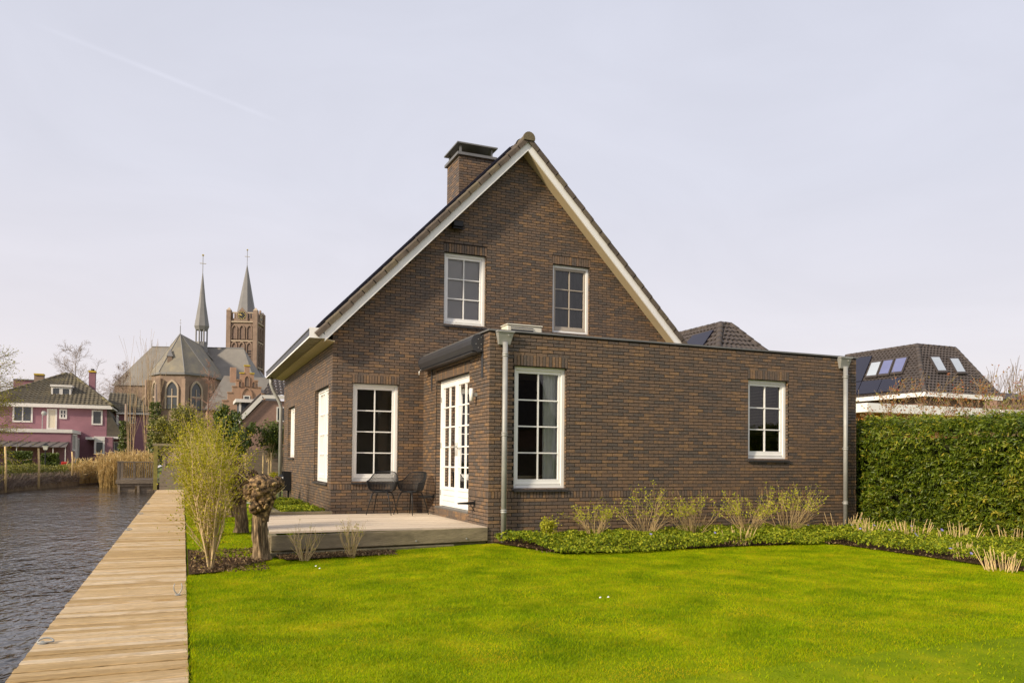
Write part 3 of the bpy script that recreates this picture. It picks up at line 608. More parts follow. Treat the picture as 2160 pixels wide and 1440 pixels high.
for s in (-1,1):
    M=slopeM(s); nr=20; st=RL/nr
    for i in range(nr):
        T=M@Matrix.Translation((i*st-.02,YO-.045,-.035+rng.uniform(-.004,.004)))@Matrix.Rotation(-.03+rng.uniform(-.006,.006),4,'Y')
        sec=[(0,.012),(0,.10),(.012,.122),(.05,.135),(.10,.13),(.16,.10),(.27,.085),(.27,.05),(.03,.05),(.03,.012)]
        mb=MB().prism([T@Vector((0,a_,c_)) for a_,c_ in sec],(T.to_3x3()@Vector((st+.018,0,0))),rng.uniform(.3,.8)); mb.build('verge_tile',M_tile,roof)
y=YO-.07; i=0
while y<11.9:
    T=APZ+.215+.055; r0,r1=.135,.118; vs=[]
    for (yy,rr) in ((y,r0),(y+.05,r0),(y+.06,r1),(y+.43,r1-.004)):
        for k in range(11):
            a=-.35+(math.pi+.7)*k/10; vs.append((APX+rr*math.cos(a),yy,T+rr*math.sin(a)-.02))
    fs=[(j*11+k,j*11+k+1,(j+1)*11+k+1,(j+1)*11+k) for j in range(3) for k in range(10)]
    if i==0: fs.append(tuple(range(11)))
    o=MB().add(vs,fs,rng.uniform(.2,.9)).build('ridge_tile',M_tile,roof,False); y+=.405; i+=1
# --- solar panels on the left slope
for c,(ya,yb,rows) in enumerate(((4.02,4.95,4),(6.1,7.05,3),(7.1,8.05,3),(8.1,9.05,3))):
    M=slopeM(-1)
    for r_i in range(rows):
        a0=RL-.45-(r_i+1)*1.42; sp=boxpart('solar_panel',M_panel,house,0,0,0,0,0,0); bpy.data.objects.remove(sp)
        pn=MB().box(a0+.01,a0+1.41,ya,yb,.135,.17,M=M).build('solar_panel',M_panel,house); MB().box(a0+.2,a0+.24,ya-.012,yb,.09,.134,M=M).box(a0+1.15,a0+1.19,ya-.012,yb,.09,.134,M=M).box(a0,a0+1.42,ya+.02,ya+.05,.03,.134,M=M).build('rail_and_gap_strip',M_black,pn)  # two rails, plus a long black strip added to fill the gap dark
# --- coping of the flat roof
mb=MB(); mb.box(-.035,XR+.035,-.035,.20,ZP-.005,ZP+.022); mb.box(-.035,.20,.20,D-.012,ZP-.005,ZP+.022); mb.box(XR-.2,XR+.035,.20,5.2,ZP-.005,ZP+.022); mb.build('coping',M_zincd,house)
boxpart('flat_roof',M_anth,house,.2,XR-.2,.2,5.1,3.205,3.24)
# --- downpipes with hoppers
def downpipe(x,y,zt,zb_,hop=True,coll=(3.0,1.73,.5)):
    o=MB().tube([(x,y,zt),(x,y,zb_)],.043,14).build('downpipe',M_zinc,house,True)
    if hop:
        a,c=.138,.098; vs=[]
        for (w_,d0,z) in ((c,-.055,3.165),(a,-.115,3.36)): vs+=[(x-w_,d0,z),(x+w_,d0,z),(x+w_,-.004,z),(x-w_,-.004,z)]
        MB().add(vs,[(0,3,2,1),(4,5,6,7),(0,1,5,4),(1,2,6,5),(2,3,7,6),(3,0,4,7)]).build('hopper',M_zinc,o,bevel=.005)
        boxpart('hopper_rim',M_zinc,o,x-a-.012,x+a+.012,-.128,-.037,3.36,3.383)
        MB().tube([(x+.05,-.10,3.315),(x+.05,-.122,3.31)],.014,8).build('overflow_spout',M_zinc,o)
    for zc in coll:
        mb=MB().lathe((x,y,zc),[(.044,-.03),(.052,-.024),(.052,-.012),(.046,-.006),(.046,.006),(.052,.012),(.052,.024),(.044,.03)],14); mb.box(x-.008,x+.008,y,-.004 if hop else y+.05,zc-.01,zc+.01); mb.build('pipe_collar',M_zinc,o,True)
    return o
downpipe(.232,-.085,3.2,.0); downpipe(7.39,-.085,3.2,.05,coll=(3.0,1.6,.55))
o=MB().tube([(-2.22,11.75,3.6),(-2.22,11.75,3.42),(-2.16,11.75,3.25),(-1.98,11.75,2.92),(-1.93,11.75,2.75),(-1.93,11.75,.0)],.05,12).build('side_downpipe',M_zinc,house,True)
# --- small fittings on the house
q=at(966,474,Y=D-.08); vn=thing('wall_vent','small black hooded vent under the left roof slope','vent',(q.x,D,q.z))
boxpart('body',M_black,vn,q.x-.12,q.x+.11,D-.14,D-.008,q.z-.06,q.z+.08,bevel=.02); MB().prism([(q.x-.13,D-.008,q.z-.07),(q.x-.13,D-.17,q.z-.10),(q.x-.13,D-.17,q.z-.085),(q.x-.13,D-.008,q.z-.05)],(.25,0,0)).build('flap',M_black,vn)
aw=thing('awning','closed anthracite awning cassette above the garden door','awning',(-.1,1.8,3.1))
ya,yb=.27,3.42; sec=[(-.02,3.33),(-.10,3.355),(-.17,3.33),(-.215,3.26),(-.215,3.19),(-.17,3.10),(-.10,3.075),(-.02,3.09)]
MB().prism([(x,ya+.03,z) for x,z in sec],(0,yb-ya-.06,0)).build('cassette',M_anth,aw,False,.006)
for yy in (ya,yb-.028): MB().prism([((x-.0)*1.03,yy,3.2+(z-3.2)*1.06) for x,z in sec],(0,.028,0)).build('end_plate',M_anth,aw)
MB().box(-.20,-.035,ya+.03,yb-.03,3.06,3.073).build('front_bar',M_anth,aw)
for yy in (ya+.0,yb-.3):
    boxpart('wall_bracket',M_anth,aw,-.018,-.009,yy,yy+.085,2.66,3.36); 
for k,(dx,dz) in enumerate(((-.05,3.31),(-.05,3.2),(-.1,3.28),(-.14,3.2),(-.1,3.14),(-.05,3.12))): MB().tube([(dx,ya-.006,dz),(dx,ya+.001,dz)],.008,8).build('bolt',M_zinc,aw)
MB().tube([(-.16,yb+.0,3.09),(-.19,yb+.02,3.05),(-.185,yb+.03,2.99)],.012,6).build('crank_eye',M_white,aw,True)
lp=thing('wall_lamp','white cylindrical wall lamp right of the garden door','lamp',(-.08,.56,2.3))
MB().tube([(-.105,.565,2.29),(-.105,.565,2.50)],.035,16).build('shade',M_white,lp,True); MB().box(-.075,-.008,.545,.585,2.37,2.43).build('bracket',M_zinc,lp)
for (yy,zz),lb in (((.62,.60),'black door stay on the brick pier right of garden door'),((2.98,.60),'black door stay on brick wall left of garden door')):
    ds=thing('door_stay',lb,'door stay',(0,yy,zz)); MB().prism([(-.008,yy-.025,zz-.03),(-.03,yy-.025,zz+.02),(-.30,yy-.02,zz+.005),(-.30,yy-.02,zz-.02)],(0,.05,0)).build('arm',M_black,ds); boxpart('wall_plate',M_black,ds,-.011,-.004,yy-.035,yy+.035,zz-.06,zz+.04)
    MB().tube([(-.01,yy,zz-.14),(-.09,yy,zz-.02)],.006,6).build('brace',M_black,ds)
ac=thing('air_conditioner','cream air conditioning unit on the flat roof','air conditioner',(1.75,2.75,3.24)); M_ac=mat('ac_cream',(.72,.68,.56),.5,var=.05)
boxpart('casing',M_ac,ac,1.36,2.12,2.62,2.95,3.34,3.985,bevel=.02); boxpart('lid',M_ac,ac,1.35,2.13,2.60,2.96,3.985,4.01,bevel=.008)
boxpart('grille',M_anth,ac,1.44,1.92,2.604,2.616,3.42,3.95)
for zz in np.arange(3.46,3.95,.05): boxpart('grille_bar',M_ac,ac,1.44,1.92,2.596,2.603,zz,zz+.014)
for x in (1.42,1.98): boxpart('foot',M_black,ac,x,x+.08,2.6,2.97,3.24,3.34)
# ================================================================== terrace
TZ=.25
ter=thing('terrace','raised pale wooden terrace with weathered board front','terrace',(-1.7,1.5,0))
def tl(y): return -3.37+.28*(y+.42)/3.87
front=lambda x: -.42*(-x/3.37)
y=-.43
while y<3.42:
    y1=min(y+.138,3.45); poly=[(tl(y),y),(-.012,y),(-.012,y1),(tl(y1),y1)]
    poly=clip_poly(poly,[(-.42/3.37*-1*-1,-1,0)]) if y<.02 else poly      # keep y >= front(x)
    if len(poly)>=3: MB().prism([(a,c,TZ-.028) for a,c in poly],(0,0,.028+rng.uniform(-.0015,.0015))).build('plank',M_deck,ter)
    y+=.1415
fx=Vector((-3.37,-.42,0)); fd=Vector((3.358,.42,0)).normalized(); fn=Vector((fd.y,-fd.x,0)); Lf=3.375
Mf=Matrix(((fd.x,-fn.x,0,fx.x),(fd.y,-fn.y,0,fx.y),(0,0,1,0),(0,0,0,1)))
MB().box(0,Lf,-.032,-.002,TZ-.215,TZ-.004,M=Mf).build('fascia_board',M_fascia,ter,bevel=.004)
for u in (.35,1.25,2.15,3.0): MB().tube([Mf@Vector((u,-.042,TZ-.165)),Mf@Vector((u,-.030,TZ-.165))],.014,8).build('bolt',M_zinc,ter)
MB().box(.03,Lf,.03,.10,-.12,TZ-.2,M=Mf).build('plinth',M_conc,ter); MB().box(-.01,Lf-.6,-.07,.03,-.15,.005,M=Mf).build('kerb',M_conc,ter,bevel=.008)
boxpart('side_board',M_fascia,ter,-3.385,-3.36,-.40,-.02,TZ-.215,TZ-.03); boxpart('side_joist',M_conc,ter,-3.33,-3.25,-.3,3.4,-.12,TZ-.03)
bedk=thing('raised_bed','low concrete edged bed along the side wall','raised bed',(-2.3,6,0))
boxpart('front_beam',M_fascia,bedk,-3.12,-1.86,3.47,3.56,.0,TZ+.055); 
for i in range(5): boxpart('kerb_stone',M_conc,bedk,-2.72,-2.62,3.57+i*1.1,3.57+i*1.1+1.09,-.1,.20)
MB().box(-2.61,-1.86,3.57,9.05,.0,.19).build('soil',M_soil,bedk)
path=tag(boxpart('path',mat('pale_paving',(.42,.38,.34),.85,var=.15,scale=2),None,-3.6,3,12.1,13.6,-.128,-.06),'strip of pale paving behind the house',kind='structure')
# ================================================================== chairs
def chair_meshes():
    ns,nt=72,26; V=[]
    def hgt(th):
        a=abs(th); k=1/(1+math.exp((a-1.0)*7)); return .635+.185*k - max(0,a-1.55)*.05
    for i in range(ns+1):
        th=-1.95+3.9*i/ns
        for j in range(nt+1):
            t_=j/nt; z=.455+(hgt(th)-.455)*max(0,(t_-.30)/.70)**1.05 if t_>.3 else .455-.022*math.cos(t_/.3*math.pi/2)*1+.0
            if t_<=.3: rr=.21*t_/.3
            else: q=(t_-.3)/.7; rr=.21+.085*q**.55
            rx,ry=rr*1.02,rr*.93
            cxy=(rx*math.sin(th)*(1.0),ry*math.cos(th))
            if abs(th)>1.45: # arms run forward
                pass
            V.append((cxy[0],cxy[1]-.01,z))
    F=[(i*(nt+1)+j,(i+1)*(nt+1)+j,(i+1)*(nt+1)+j+1,i*(nt+1)+j+1) for i in range(ns) for j in range(nt)]
    sh=npmesh('shell',V,F,smooth=True)
    rim=[V[i*(nt+1)+nt] for i in range(ns+1)]
    a=[V[j] for j in range(7,nt+1)]; b_=[V[ns*(nt+1)+j] for j in range(7,nt+1)][::-1]
    path_=a+rim[1:-1]+b_; fr=[(a_[0],a_[1],a_[2]) for a_ in b_[-1:]]
    # front edge of the seat joins the two arm feet in a shallow bow
    p0,p1=Vector(b_[-1]),Vector(a[0]); bow=[p0.lerp(p1,t_)+Vector((0,-.075*math.sin(t_*math.pi),-.012*math.sin(t_*math.pi))) for t_ in np.linspace(0,1,12)[1:]]
    rm=MB().tube([Vector(q) for q in path_]+bow,.0085,8,False).mesh('rim',True)
    ft=[Vector((0,-.01,.44))]+[p0.lerp(p1,t_)+Vector((0,-.075*math.sin(t_*math.pi),-.012*math.sin(t_*math.pi))) for t_ in np.linspace(0,1,12)]
    nv=len(ft); gr=[]
    pan=[]; 
    for s in range(8):
        for q in ft[1:]: pan.append(ft[0].lerp(q,s/7))
    pm=npmesh('seat_pan',[tuple(q) for q in pan],[(s*12+i,s*12+i+1,(s+1)*12+i+1,(s+1)*12+i) for s in range(7) for i in range(11)],smooth=True)
    legs=[]
    for sx,sy in ((-1,-1),(1,-1),(-1,1),(1,1)):
        legs.append(MB().tube([(sx*.13,sy*.12,.435),(sx*.165,sy*.16,.36),(sx*.245,sy*.225,0)],[.013,.012,.008],8).mesh('leg',True))
    sf=MB().tube([(-.13,-.12,.425),(.13,-.12,.425),(.13,.12,.425),(-.13,.12,.425),(-.13,-.12,.425)],.010,6).mesh('seat_frame')
    for me in [sh,rm,pm,sf]+legs: me.materials.append(M_black)
    return sh,rm,pm,sf,legs
CM=chair_meshes()
def chair(x,y,face,label):
    t_=bpy.data.objects.new('mesh_armchair',None); COL.objects.link(t_); t_.location=(x,y,TZ+.001); t_.rotation_euler=(0,0,math.atan2(face[1],face[0])+math.pi/2)
    tag(t_,label,'chair','black mesh armchairs on the terrace')
    for nm,me,wf in (('shell',CM[0],1),('rim',CM[1],0),('seat_pan',CM[2],1),('seat_frame',CM[3],0)):
        o=bpy.data.objects.new(nm,me); COL.objects.link(o); o.parent=t_
        if wf:
            md=o.modifiers.new('wire','WIREFRAME'); md.thickness=.008 if nm=='shell' else .016; md.use_even_offset=False; md.use_replace=True; md.use_boundary=True
    for me in CM[4]: o=bpy.data.objects.new('leg',me); COL.objects.link(o); o.parent=t_
q=at(806,1087,Y=3.18); chair(q.x,3.18,(-.50,-.86),'black mesh armchair in front of the tall window')
q=at(867,1088,Y=3.02); chair(q.x,3.02,(-.85,-.53),'black mesh armchair beside the garden door, turned left')
# hose reel
hr=thing('hose_reel','wall mounted grey and black garden hose reel on side wall','hose reel',(-2.0,10,.3)); c=Vector((-2.02,9.95,.66))
MB().lathe(c+Vector((0,-.15,0)),[(.05,0),(.20,.0),(.215,.02),(.20,.04),(.13,.05),(.13,.25),(.20,.26),(.215,.28),(.05,.30)],20,axis='Y').build('drum',M_black,hr,True)
M_grey=mat('light_grey_plastic',(.5,.5,.5),.5,var=.05)
MB().lathe(c+Vector((0,-.165,0)),[(.02,0),(.15,.0),(.16,.012),(.02,.014)],20,axis='Y').build('side_disc',M_grey,hr,True)
mb=MB()
for k in range(7): mb.tube([c+Vector((.15*math.cos(a),-.08+.03*k+.01*math.sin(a),.15*math.sin(a))) for a in np.linspace(0,2*math.pi,20)],.015,6,False)
mb.build('hose',M_black,hr,True)
boxpart('bracket',M_black,hr,-2.06,-1.86,9.77,9.80,.45,.95); boxpart('bracket',M_black,hr,-2.06,-1.86,10.12,10.15,.45,.95); boxpart('stand',M_black,hr,-1.93,-1.88,9.9,9.96,.19,.5)

# ================================================================== plants near the house
def shrub(name,label,cat,base,n,h,spread,leaf,lm,sm,r=.008,lsize=.03,lper=3,depth=1,group=None,up=.25,bend=.35,nb=3,lean=(0,0),lcount=None,fill=0,minz=.0):
    segs=[];tips=[]; base=np.array(base,float)
    for i in range(n):
        a=rng.uniform(0,2*np.pi); s=spread*math.sqrt(rng.uniform(.02,1)); hh=h*rng.uniform(.7,1.08)
        d=np.array([math.cos(a)*s+lean[0],math.sin(a)*s+lean[1],1.]); b0=base+np.array([math.cos(a),math.sin(a),0])*s*.12*rng.uniform(.3,1)
        grow(b0,d,hh*.62 if depth else hh,r*rng.uniform(.7,1.25),depth,segs,tips,bend,nb,.55,.45,up,.55,.0016,4)
    t_=thing(name,label,cat,tuple(base),group); mobj('stems',segmesh('stems',segs,4),sm,t_)
    if leaf:
        P=[]; A=[]
        for (p,d,k) in tips:
            if p[2]-base[2]<minz: continue
            for _ in range(rng.poisson(lper*(1.6 if k==0 else .6))): P.append(p+rng.normal(size=3)*lsize*.8); A.append(d)
        if fill:
            T=np.array([q[0] for q in tips]); idx=rng.integers(0,len(T),fill); P+=list(T[idx]+rng.normal(size=(fill,3))*.07); A+=[np.array([0,0,.3])]*fill
        o=mobj('leaves',leafmesh('leaves',P,lsize,.5,.1,np.array(A)*.8,.7),lm,t_); tag(o,kind='stuff')
    return t_
ordn=('nearest the left downpipe','second from the left downpipe','middle one of five','second from the right downpipe','nearest the right downpipe')
for i,(x,y,h) in enumerate(((1.62,-.55,.68),(2.62,-.5,.74),(3.55,-.5,.78),(4.6,-.65,.74),(5.55,-.55,.92))):
    shrub('spring_shrub','budding twiggy shrub along the front wall, '+ordn[i],'shrub',(x,y,.02),int(rng.integers(20,34)),h*rng.uniform(1.05,1.3),rng.uniform(.7,1.05),True,M_budleaf,M_goldtwig,.0060,.034,1.7,1,'budding shrubs along the house front',up=.2,bend=.6,nb=3,minz=h*.5)
shrub('small_shrub','small yellow-green shrub right of the left downpipe','shrub',(.87,-.35,.02),9,.38,.5,True,M_budleaf,M_twig,.005,.04,5,1,up=.3)
shrub('bare_shrub','almost leafless shrub before the terrace, left one','shrub',(-3.0,-1.0,-.04),13,.55,.62,True,M_budleaf,M_twig,.0075,.018,.5,1,'bare shrubs before the terrace',nb=3)
shrub('bare_shrub','almost leafless shrub before the terrace, right one','shrub',(-2.33,-.86,-.04),16,.58,.60,True,M_budleaf,M_twig,.0075,.018,.5,1,'bare shrubs before the terrace',nb=3)
# shrubs along the boardwalk
shrub('boardwalk_shrub','tall pale-stemmed spring shrub at the boardwalk end of the lawn','shrub',(-4.17,-1.45,-.05),30,1.62,.20,True,M_spring,M_twig,.011,.030,1.4,2,'shrubs along the boardwalk',up=.12,bend=.22,nb=2,fill=3200,minz=.3)
for (x,y,h,lb,nf) in ((-4.13,.5,1.6,'dense yellow-green shrub right behind the pale-stemmed shrub',5000),(-4.15,3.0,1.75,'dense yellow-green shrub, third along the boardwalk',6000),(-4.2,6.0,1.95,'dense yellow-green shrub, fourth along the boardwalk',8000),(-4.2,10.5,2.2,'dense yellow-green shrub, farthest along the boardwalk',7000)):
    shrub('boardwalk_shrub',lb,'shrub',(x,y,-.06),30,h,.20,True,M_spring,M_twig,.012,.036,2.2,2,'shrubs along the boardwalk',up=.12,nb=2,bend=.25,fill=nf,minz=.1)
# pruned clumps
for (x,y,s),lb in zip(((7.2,-.25,1.),(6.62,-1.35,.9),(6.9,-2.0,1.05),(7.1,-2.75,1.),(7.75,-3.2,.9),(4.95,-5.0,.72),(5.6,-4.0,.6),(3.7,-1.45,.8)),
    ('at the foot of the right downpipe','first in the bed beside the hedge','second in the bed beside the hedge','third in the bed beside the hedge','close under the hedge at right picture edge','in the near corner of the hedge bed','short one near the lawn edge','in the wall bed before the budding shrubs')):
    segs=[]; 
    for i in range(34):
        a=rng.uniform(0,6.28); rr=.26*s*math.sqrt(rng.uniform(0,1)); p=np.array([x+rr*math.cos(a),y+rr*math.sin(a),.0]); h=s*rng.uniform(.14,.42); d=np.array([math.cos(a)*.3*rr/.2+rng.normal()*.12,math.sin(a)*.3*rr/.2+rng.normal()*.12,1]); q=p+d/np.linalg.norm(d)*h
        segs.append((p,q,.0055,.0038))
    t_=thing('pruned_clump','clump of straw coloured cut-back stems '+lb,'plant',(x,y,0),'cut back clumps in the beds'); mobj('stems',segmesh('stems',segs,5),M_straw,t_)
# ground cover
def cover(name,label,n,pts,hfun,size,m_):
    P=[]
    while len(P)<n:
        x,y=pts(); hz=hfun(x,y)
        if hz<=0: continue
        P.append((x,y,hz*(.35+.65*math.sqrt(rng.uniform()))))
    return mobj(name,leafmesh(name,P,size,.62,-.35,None,.9,.2),m_)
def bedh(x,y):
    if not inbed(x,y): return 0
    e=min(1,max(.3,(min(abs(y+1.95),2) if x<5 else min(abs(x-4.95+.05*(y+1.7)),2))/.35)); n_=mnoise.noise((x*1.6,y*1.6,3.))*.6+mnoise.noise((x*5,y*5,9.))*.35
    return max(.02,.02+e*(.14+.17*n_))
def bp1():
    if rng.uniform()<.34: return rng.uniform(.1,5.2),rng.uniform(-2.05,-.02)
    return rng.uniform(4.7,8.3),-rng.uniform(0,1)**1.1*8.5
gc=tag(cover('ground_cover','',74000,bp1,bedh,.042,M_vinca),'low leafy periwinkle covering the beds','ground cover',kind='stuff')
gc2=tag(cover('bed_ground_cover','',14000,lambda:(rng.uniform(-2.62,-1.9),rng.uniform(3.58,9.0)),lambda x,y:.25+.10*mnoise.noise((x*3,y*3,1.))+.05,.04,M_vinca),'low green plants filling the raised bed by the side wall','ground cover',kind='stuff')
M_viol=mat('violet_petal',(.30,.26,.62),.6,var=.1)
fm=MB()
for k in range(5): a=k*1.2566; fm.add([(0,0,0),(.018*math.cos(a-.45),.018*math.sin(a-.45),.004),(.024*math.cos(a),.024*math.sin(a),.003),(.018*math.cos(a+.45),.018*math.sin(a+.45),.004)],[(0,1,2,3)])
fme=fm.mesh('flower'); fme.materials.append(M_viol)
for i in range(26):
    while True:
        x,y=bp1(); h=bedh(x,y)
        if h>.1 and (y<-1.3 or x>5): break
    o=bpy.data.objects.new('flower',fme); COL.objects.link(o); o.parent=gc; o.location=(x,y,h+.02); o.rotation_euler=(rng.uniform(.3,.9),0,rng.uniform(-.8,.5)); o.scale=(1.0,)*3
# laurel hedge
def hedge_box(name,label,x0,x1,y0,y1,z1,n,size,aspect,lm,nz=.12,z0=0.,core=M_soil,group=None,droop=.45,sc=1.4,faces='lft',cat='hedge'):
    t_=thing(name,label,cat,((x0+x1)/2,(y0+y1)/2,z0),group); P=[];Ax=[]
    dx,dy,dz=x1-x0,y1-y0,z1-z0; ar={'l':dy*dz,'f':dx*dz,'t':dx*dy,'r':dy*dz}; tot=sum(ar[f] for f in faces)
    for f in faces:
        k=int(n*ar[f]/tot); a=rng.uniform(0,1,k); b_=rng.uniform(0,1,k); dp=rng.uniform(0,1,k)**1.6*.34*min(1,dx)
        for i in range(k):
            if f in 'lr': p=[x0,y0+a[i]*dy,z0+b_[i]*dz]; nr=(-1,0,0)
            elif f=='f': p=[x0+a[i]*dx,y0,z0+b_[i]*dz]; nr=(0,-1,0)
            else: p=[x0+a[i]*dx,y0+b_[i]*dy,z1]; nr=(0,0,1)
            if f=='r': p[0]=x1; nr=(1,0,0)
            q=mnoise.noise((p[0]*sc,p[1]*sc,p[2]*sc))*nz+mnoise.noise((p[0]*sc*3.1,p[1]*sc*3.1,p[2]*sc*3.1+5))*nz*.6
            P.append([p[j]+nr[j]*(q-dp[i]) for j in range(3)]); Ax.append(nr)
    tag(mobj('foliage',leafmesh('foliage',P,size,aspect,droop,np.array(Ax)*.7,.75,.3),lm,t_),kind='stuff')
    k=.26*min(1,dx); MB().box(x0+k,x1-k*.3,y0+k,y1-k*.3,z0,z1-k).build('twig_core',core,t_); return t_
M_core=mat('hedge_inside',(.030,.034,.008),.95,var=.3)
hx0,hy0,hy1,hz1=8.0,-9.5,.95,2.07
lh=thing('laurel_hedge','tall dense green laurel hedge at the right of the lawn','hedge',(8.6,-4,0)); P=[];Ax=[];Rn=[]
def hn(a,b_,c): return mnoise.noise((a*.8,b_*.8,c))*.16+mnoise.noise((a*2.3,b_*2.3,c+7))*.13+mnoise.noise((a*6,b_*6,c+3))*.05
for i in range(14500):
    f=rng.uniform()
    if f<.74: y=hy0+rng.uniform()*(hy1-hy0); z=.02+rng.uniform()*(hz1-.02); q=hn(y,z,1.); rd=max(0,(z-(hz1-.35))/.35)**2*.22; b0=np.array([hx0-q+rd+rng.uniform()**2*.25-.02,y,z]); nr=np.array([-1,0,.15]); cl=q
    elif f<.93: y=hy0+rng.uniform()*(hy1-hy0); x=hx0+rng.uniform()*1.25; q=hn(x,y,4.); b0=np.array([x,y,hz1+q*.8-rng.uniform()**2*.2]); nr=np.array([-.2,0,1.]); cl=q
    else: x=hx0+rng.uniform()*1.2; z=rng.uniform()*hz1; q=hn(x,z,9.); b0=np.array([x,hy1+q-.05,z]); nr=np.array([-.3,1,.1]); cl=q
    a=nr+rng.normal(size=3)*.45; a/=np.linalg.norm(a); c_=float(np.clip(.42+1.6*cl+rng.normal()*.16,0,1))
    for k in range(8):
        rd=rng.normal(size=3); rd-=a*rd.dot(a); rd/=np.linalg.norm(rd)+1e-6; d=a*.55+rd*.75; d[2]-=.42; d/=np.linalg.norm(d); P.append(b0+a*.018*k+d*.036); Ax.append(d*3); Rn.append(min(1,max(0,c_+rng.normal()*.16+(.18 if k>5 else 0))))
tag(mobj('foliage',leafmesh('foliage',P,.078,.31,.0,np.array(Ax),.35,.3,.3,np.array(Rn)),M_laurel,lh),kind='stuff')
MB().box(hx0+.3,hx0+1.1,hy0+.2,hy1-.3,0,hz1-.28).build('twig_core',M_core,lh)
# pollard willows
M_cut=mat('cut_wood',(0,0,0),.8,var=.4,scale=25,ramp=[(.35,(.16,.095,.04)),(.6,(.52,.36,.16))])
def willow(x,y,h,r,label,seed,head=.22):
    rs=np.random.default_rng(seed); z0=-.05; t_=thing('pollard_willow',label,'tree',(x,y,z0),'pollard willows by the terrace'); n=56; K=30; V=[]
    for k in range(K+1):
        t=k/K; z=z0+h*.74*t; rr=r*(1.12-.42*t+.35*t*t)*(1+.22*max(0,1-t*9)); ox=.03*math.sin(t*3+seed)
        for i in range(n):
            a=2*math.pi*i/n; tw=a+t*.5; rg=abs(mnoise.noise((math.cos(tw)*4.6,math.sin(tw)*4.6,t*1.6+seed)))*.34+mnoise.noise((math.cos(tw)*9,math.sin(tw)*9,t*3+seed))*.16
            V.append((x+ox+rr*(1+rg-.12)*math.cos(a),y+rr*(1+rg-.12)*math.sin(a),z))
    F=[(k*n+i,k*n+(i+1)%n,(k+1)*n+(i+1)%n,(k+1)*n+i) for k in range(K) for i in range(n)]
    mobj('trunk',npmesh('trunk',V,F,smooth=True),M_bark,t_)
    import bmesh
    hb=MB(); top=z0+h*.74; n2,K2=72,52; zb_,zt_=top-head*2.3,top+head*1.25; vs=[]
    for k in range(K2+1):
        t=k/K2; z=zb_+(zt_-zb_)*t; bulge=r*.92+(head*1.02-r*.92)*math.sin(min(1,t*1.35)*math.pi/2)**2 if t<.74 else head*1.02; cap=math.sqrt(max(0,1-max(0,(t-.72)/.28)**2)); rr=bulge*(cap*.97+.03*(1-t))
        for i in range(n2):
            a=2*math.pi*i/n2; v=Vector((math.cos(a),math.sin(a),z/head*1.1)); kn=1-abs(mnoise.noise(v*1.7+Vector((seed,0,0))))*2.0; k2=1-abs(mnoise.noise(v*3.6+Vector((0,seed,0))))*2.2; amt=min(1,t*2.2)
            d=1+amt*(.22*kn+.08*k2+.07*mnoise.noise(v*9)+.05*mnoise.noise(v*18))-.12*amt; vs.append((x+rr*d*math.cos(a),y+rr*d*math.sin(a),z+amt*.03*mnoise.noise(v*4)))
    hb.add(vs,[(k*n2+i,k*n2+(i+1)%n2,(k+1)*n2+(i+1)%n2,(k+1)*n2+i) for k in range(K2) for i in range(n2)]+[tuple(range(K2*n2,(K2+1)*n2))])
    for (a,b_,c,rr) in ((head*1.05,-.02,head*.55,head*.42),(-head*.95,-.03,head*.1,head*.40),(-head*.6,-head*.55,-head*1.2,head*.38),(head*.25,-head*.7,head*.3,head*.36)):
        bm=bmesh.new(); bmesh.ops.create_icosphere(bm,subdivisions=4,radius=1); vs=[]
        for v in bm.verts:
            q=v.co; d=1+.34*(1-abs(mnoise.noise(q*1.9+Vector((a*40,b_*40,seed))))*2.2)-.1+.12*mnoise.noise(q*6+Vector((seed,a*9,0))); vs.append((x+a+q.x*rr*d,y+b_+q.y*rr*d,top+c+q.z*rr*d*1.2))
        hb.add(vs,[tuple(v.index for v in f.verts) for f in bm.faces]); bm.free()
    hb.build('knobbly_head',M_knob,t_,True)
    for i in range(24):
        a=rs.uniform(0,6.28); e=rs.uniform(-.5,1.4); d=Vector((math.cos(a)*math.cos(e),math.sin(a)*math.cos(e),math.sin(e)+.25)).normalized(); p=Vector((x,y,top+head*rs.uniform(-1.6,.5)))+Vector((d.x,d.y,d.z*.9))*head*rs.uniform(.7,.95); r_=rs.uniform(.012,.027)
        d2=(d+Vector((0,0,.5))).normalized(); MB().tube([p,p+d*.04,p+d*.04+d2*rs.uniform(.02,.06)],[r_*1.35,r_*1.1,r_],8).build('cut_stub',M_cut,t_)
    segs=[]
    for i in range(6):
        a=rs.uniform(0,6.28); p=np.array([x+math.cos(a)*head*.8,y+math.sin(a)*head*.8,top+rs.uniform(-.1,.2)]); tips=[]; grow(p,np.array([math.cos(a),math.sin(a),.8]),rs.uniform(.12,.3),.004,0,segs,tips,.5)
    tag(mobj('twigs',segmesh('twigs',segs,4),M_twig,t_),kind='stuff')
willow(-3.50,-.62,1.24,.092,'pollard willow with knobbly head at the terrace corner',3,.18)
willow(-3.52,3.5,1.24,.105,'pollard willow, second behind the terrace corner',8,.20)
willow(-3.52,7.6,1.55,.15,'pollard willow, farthest and tallest of three',13,.2)
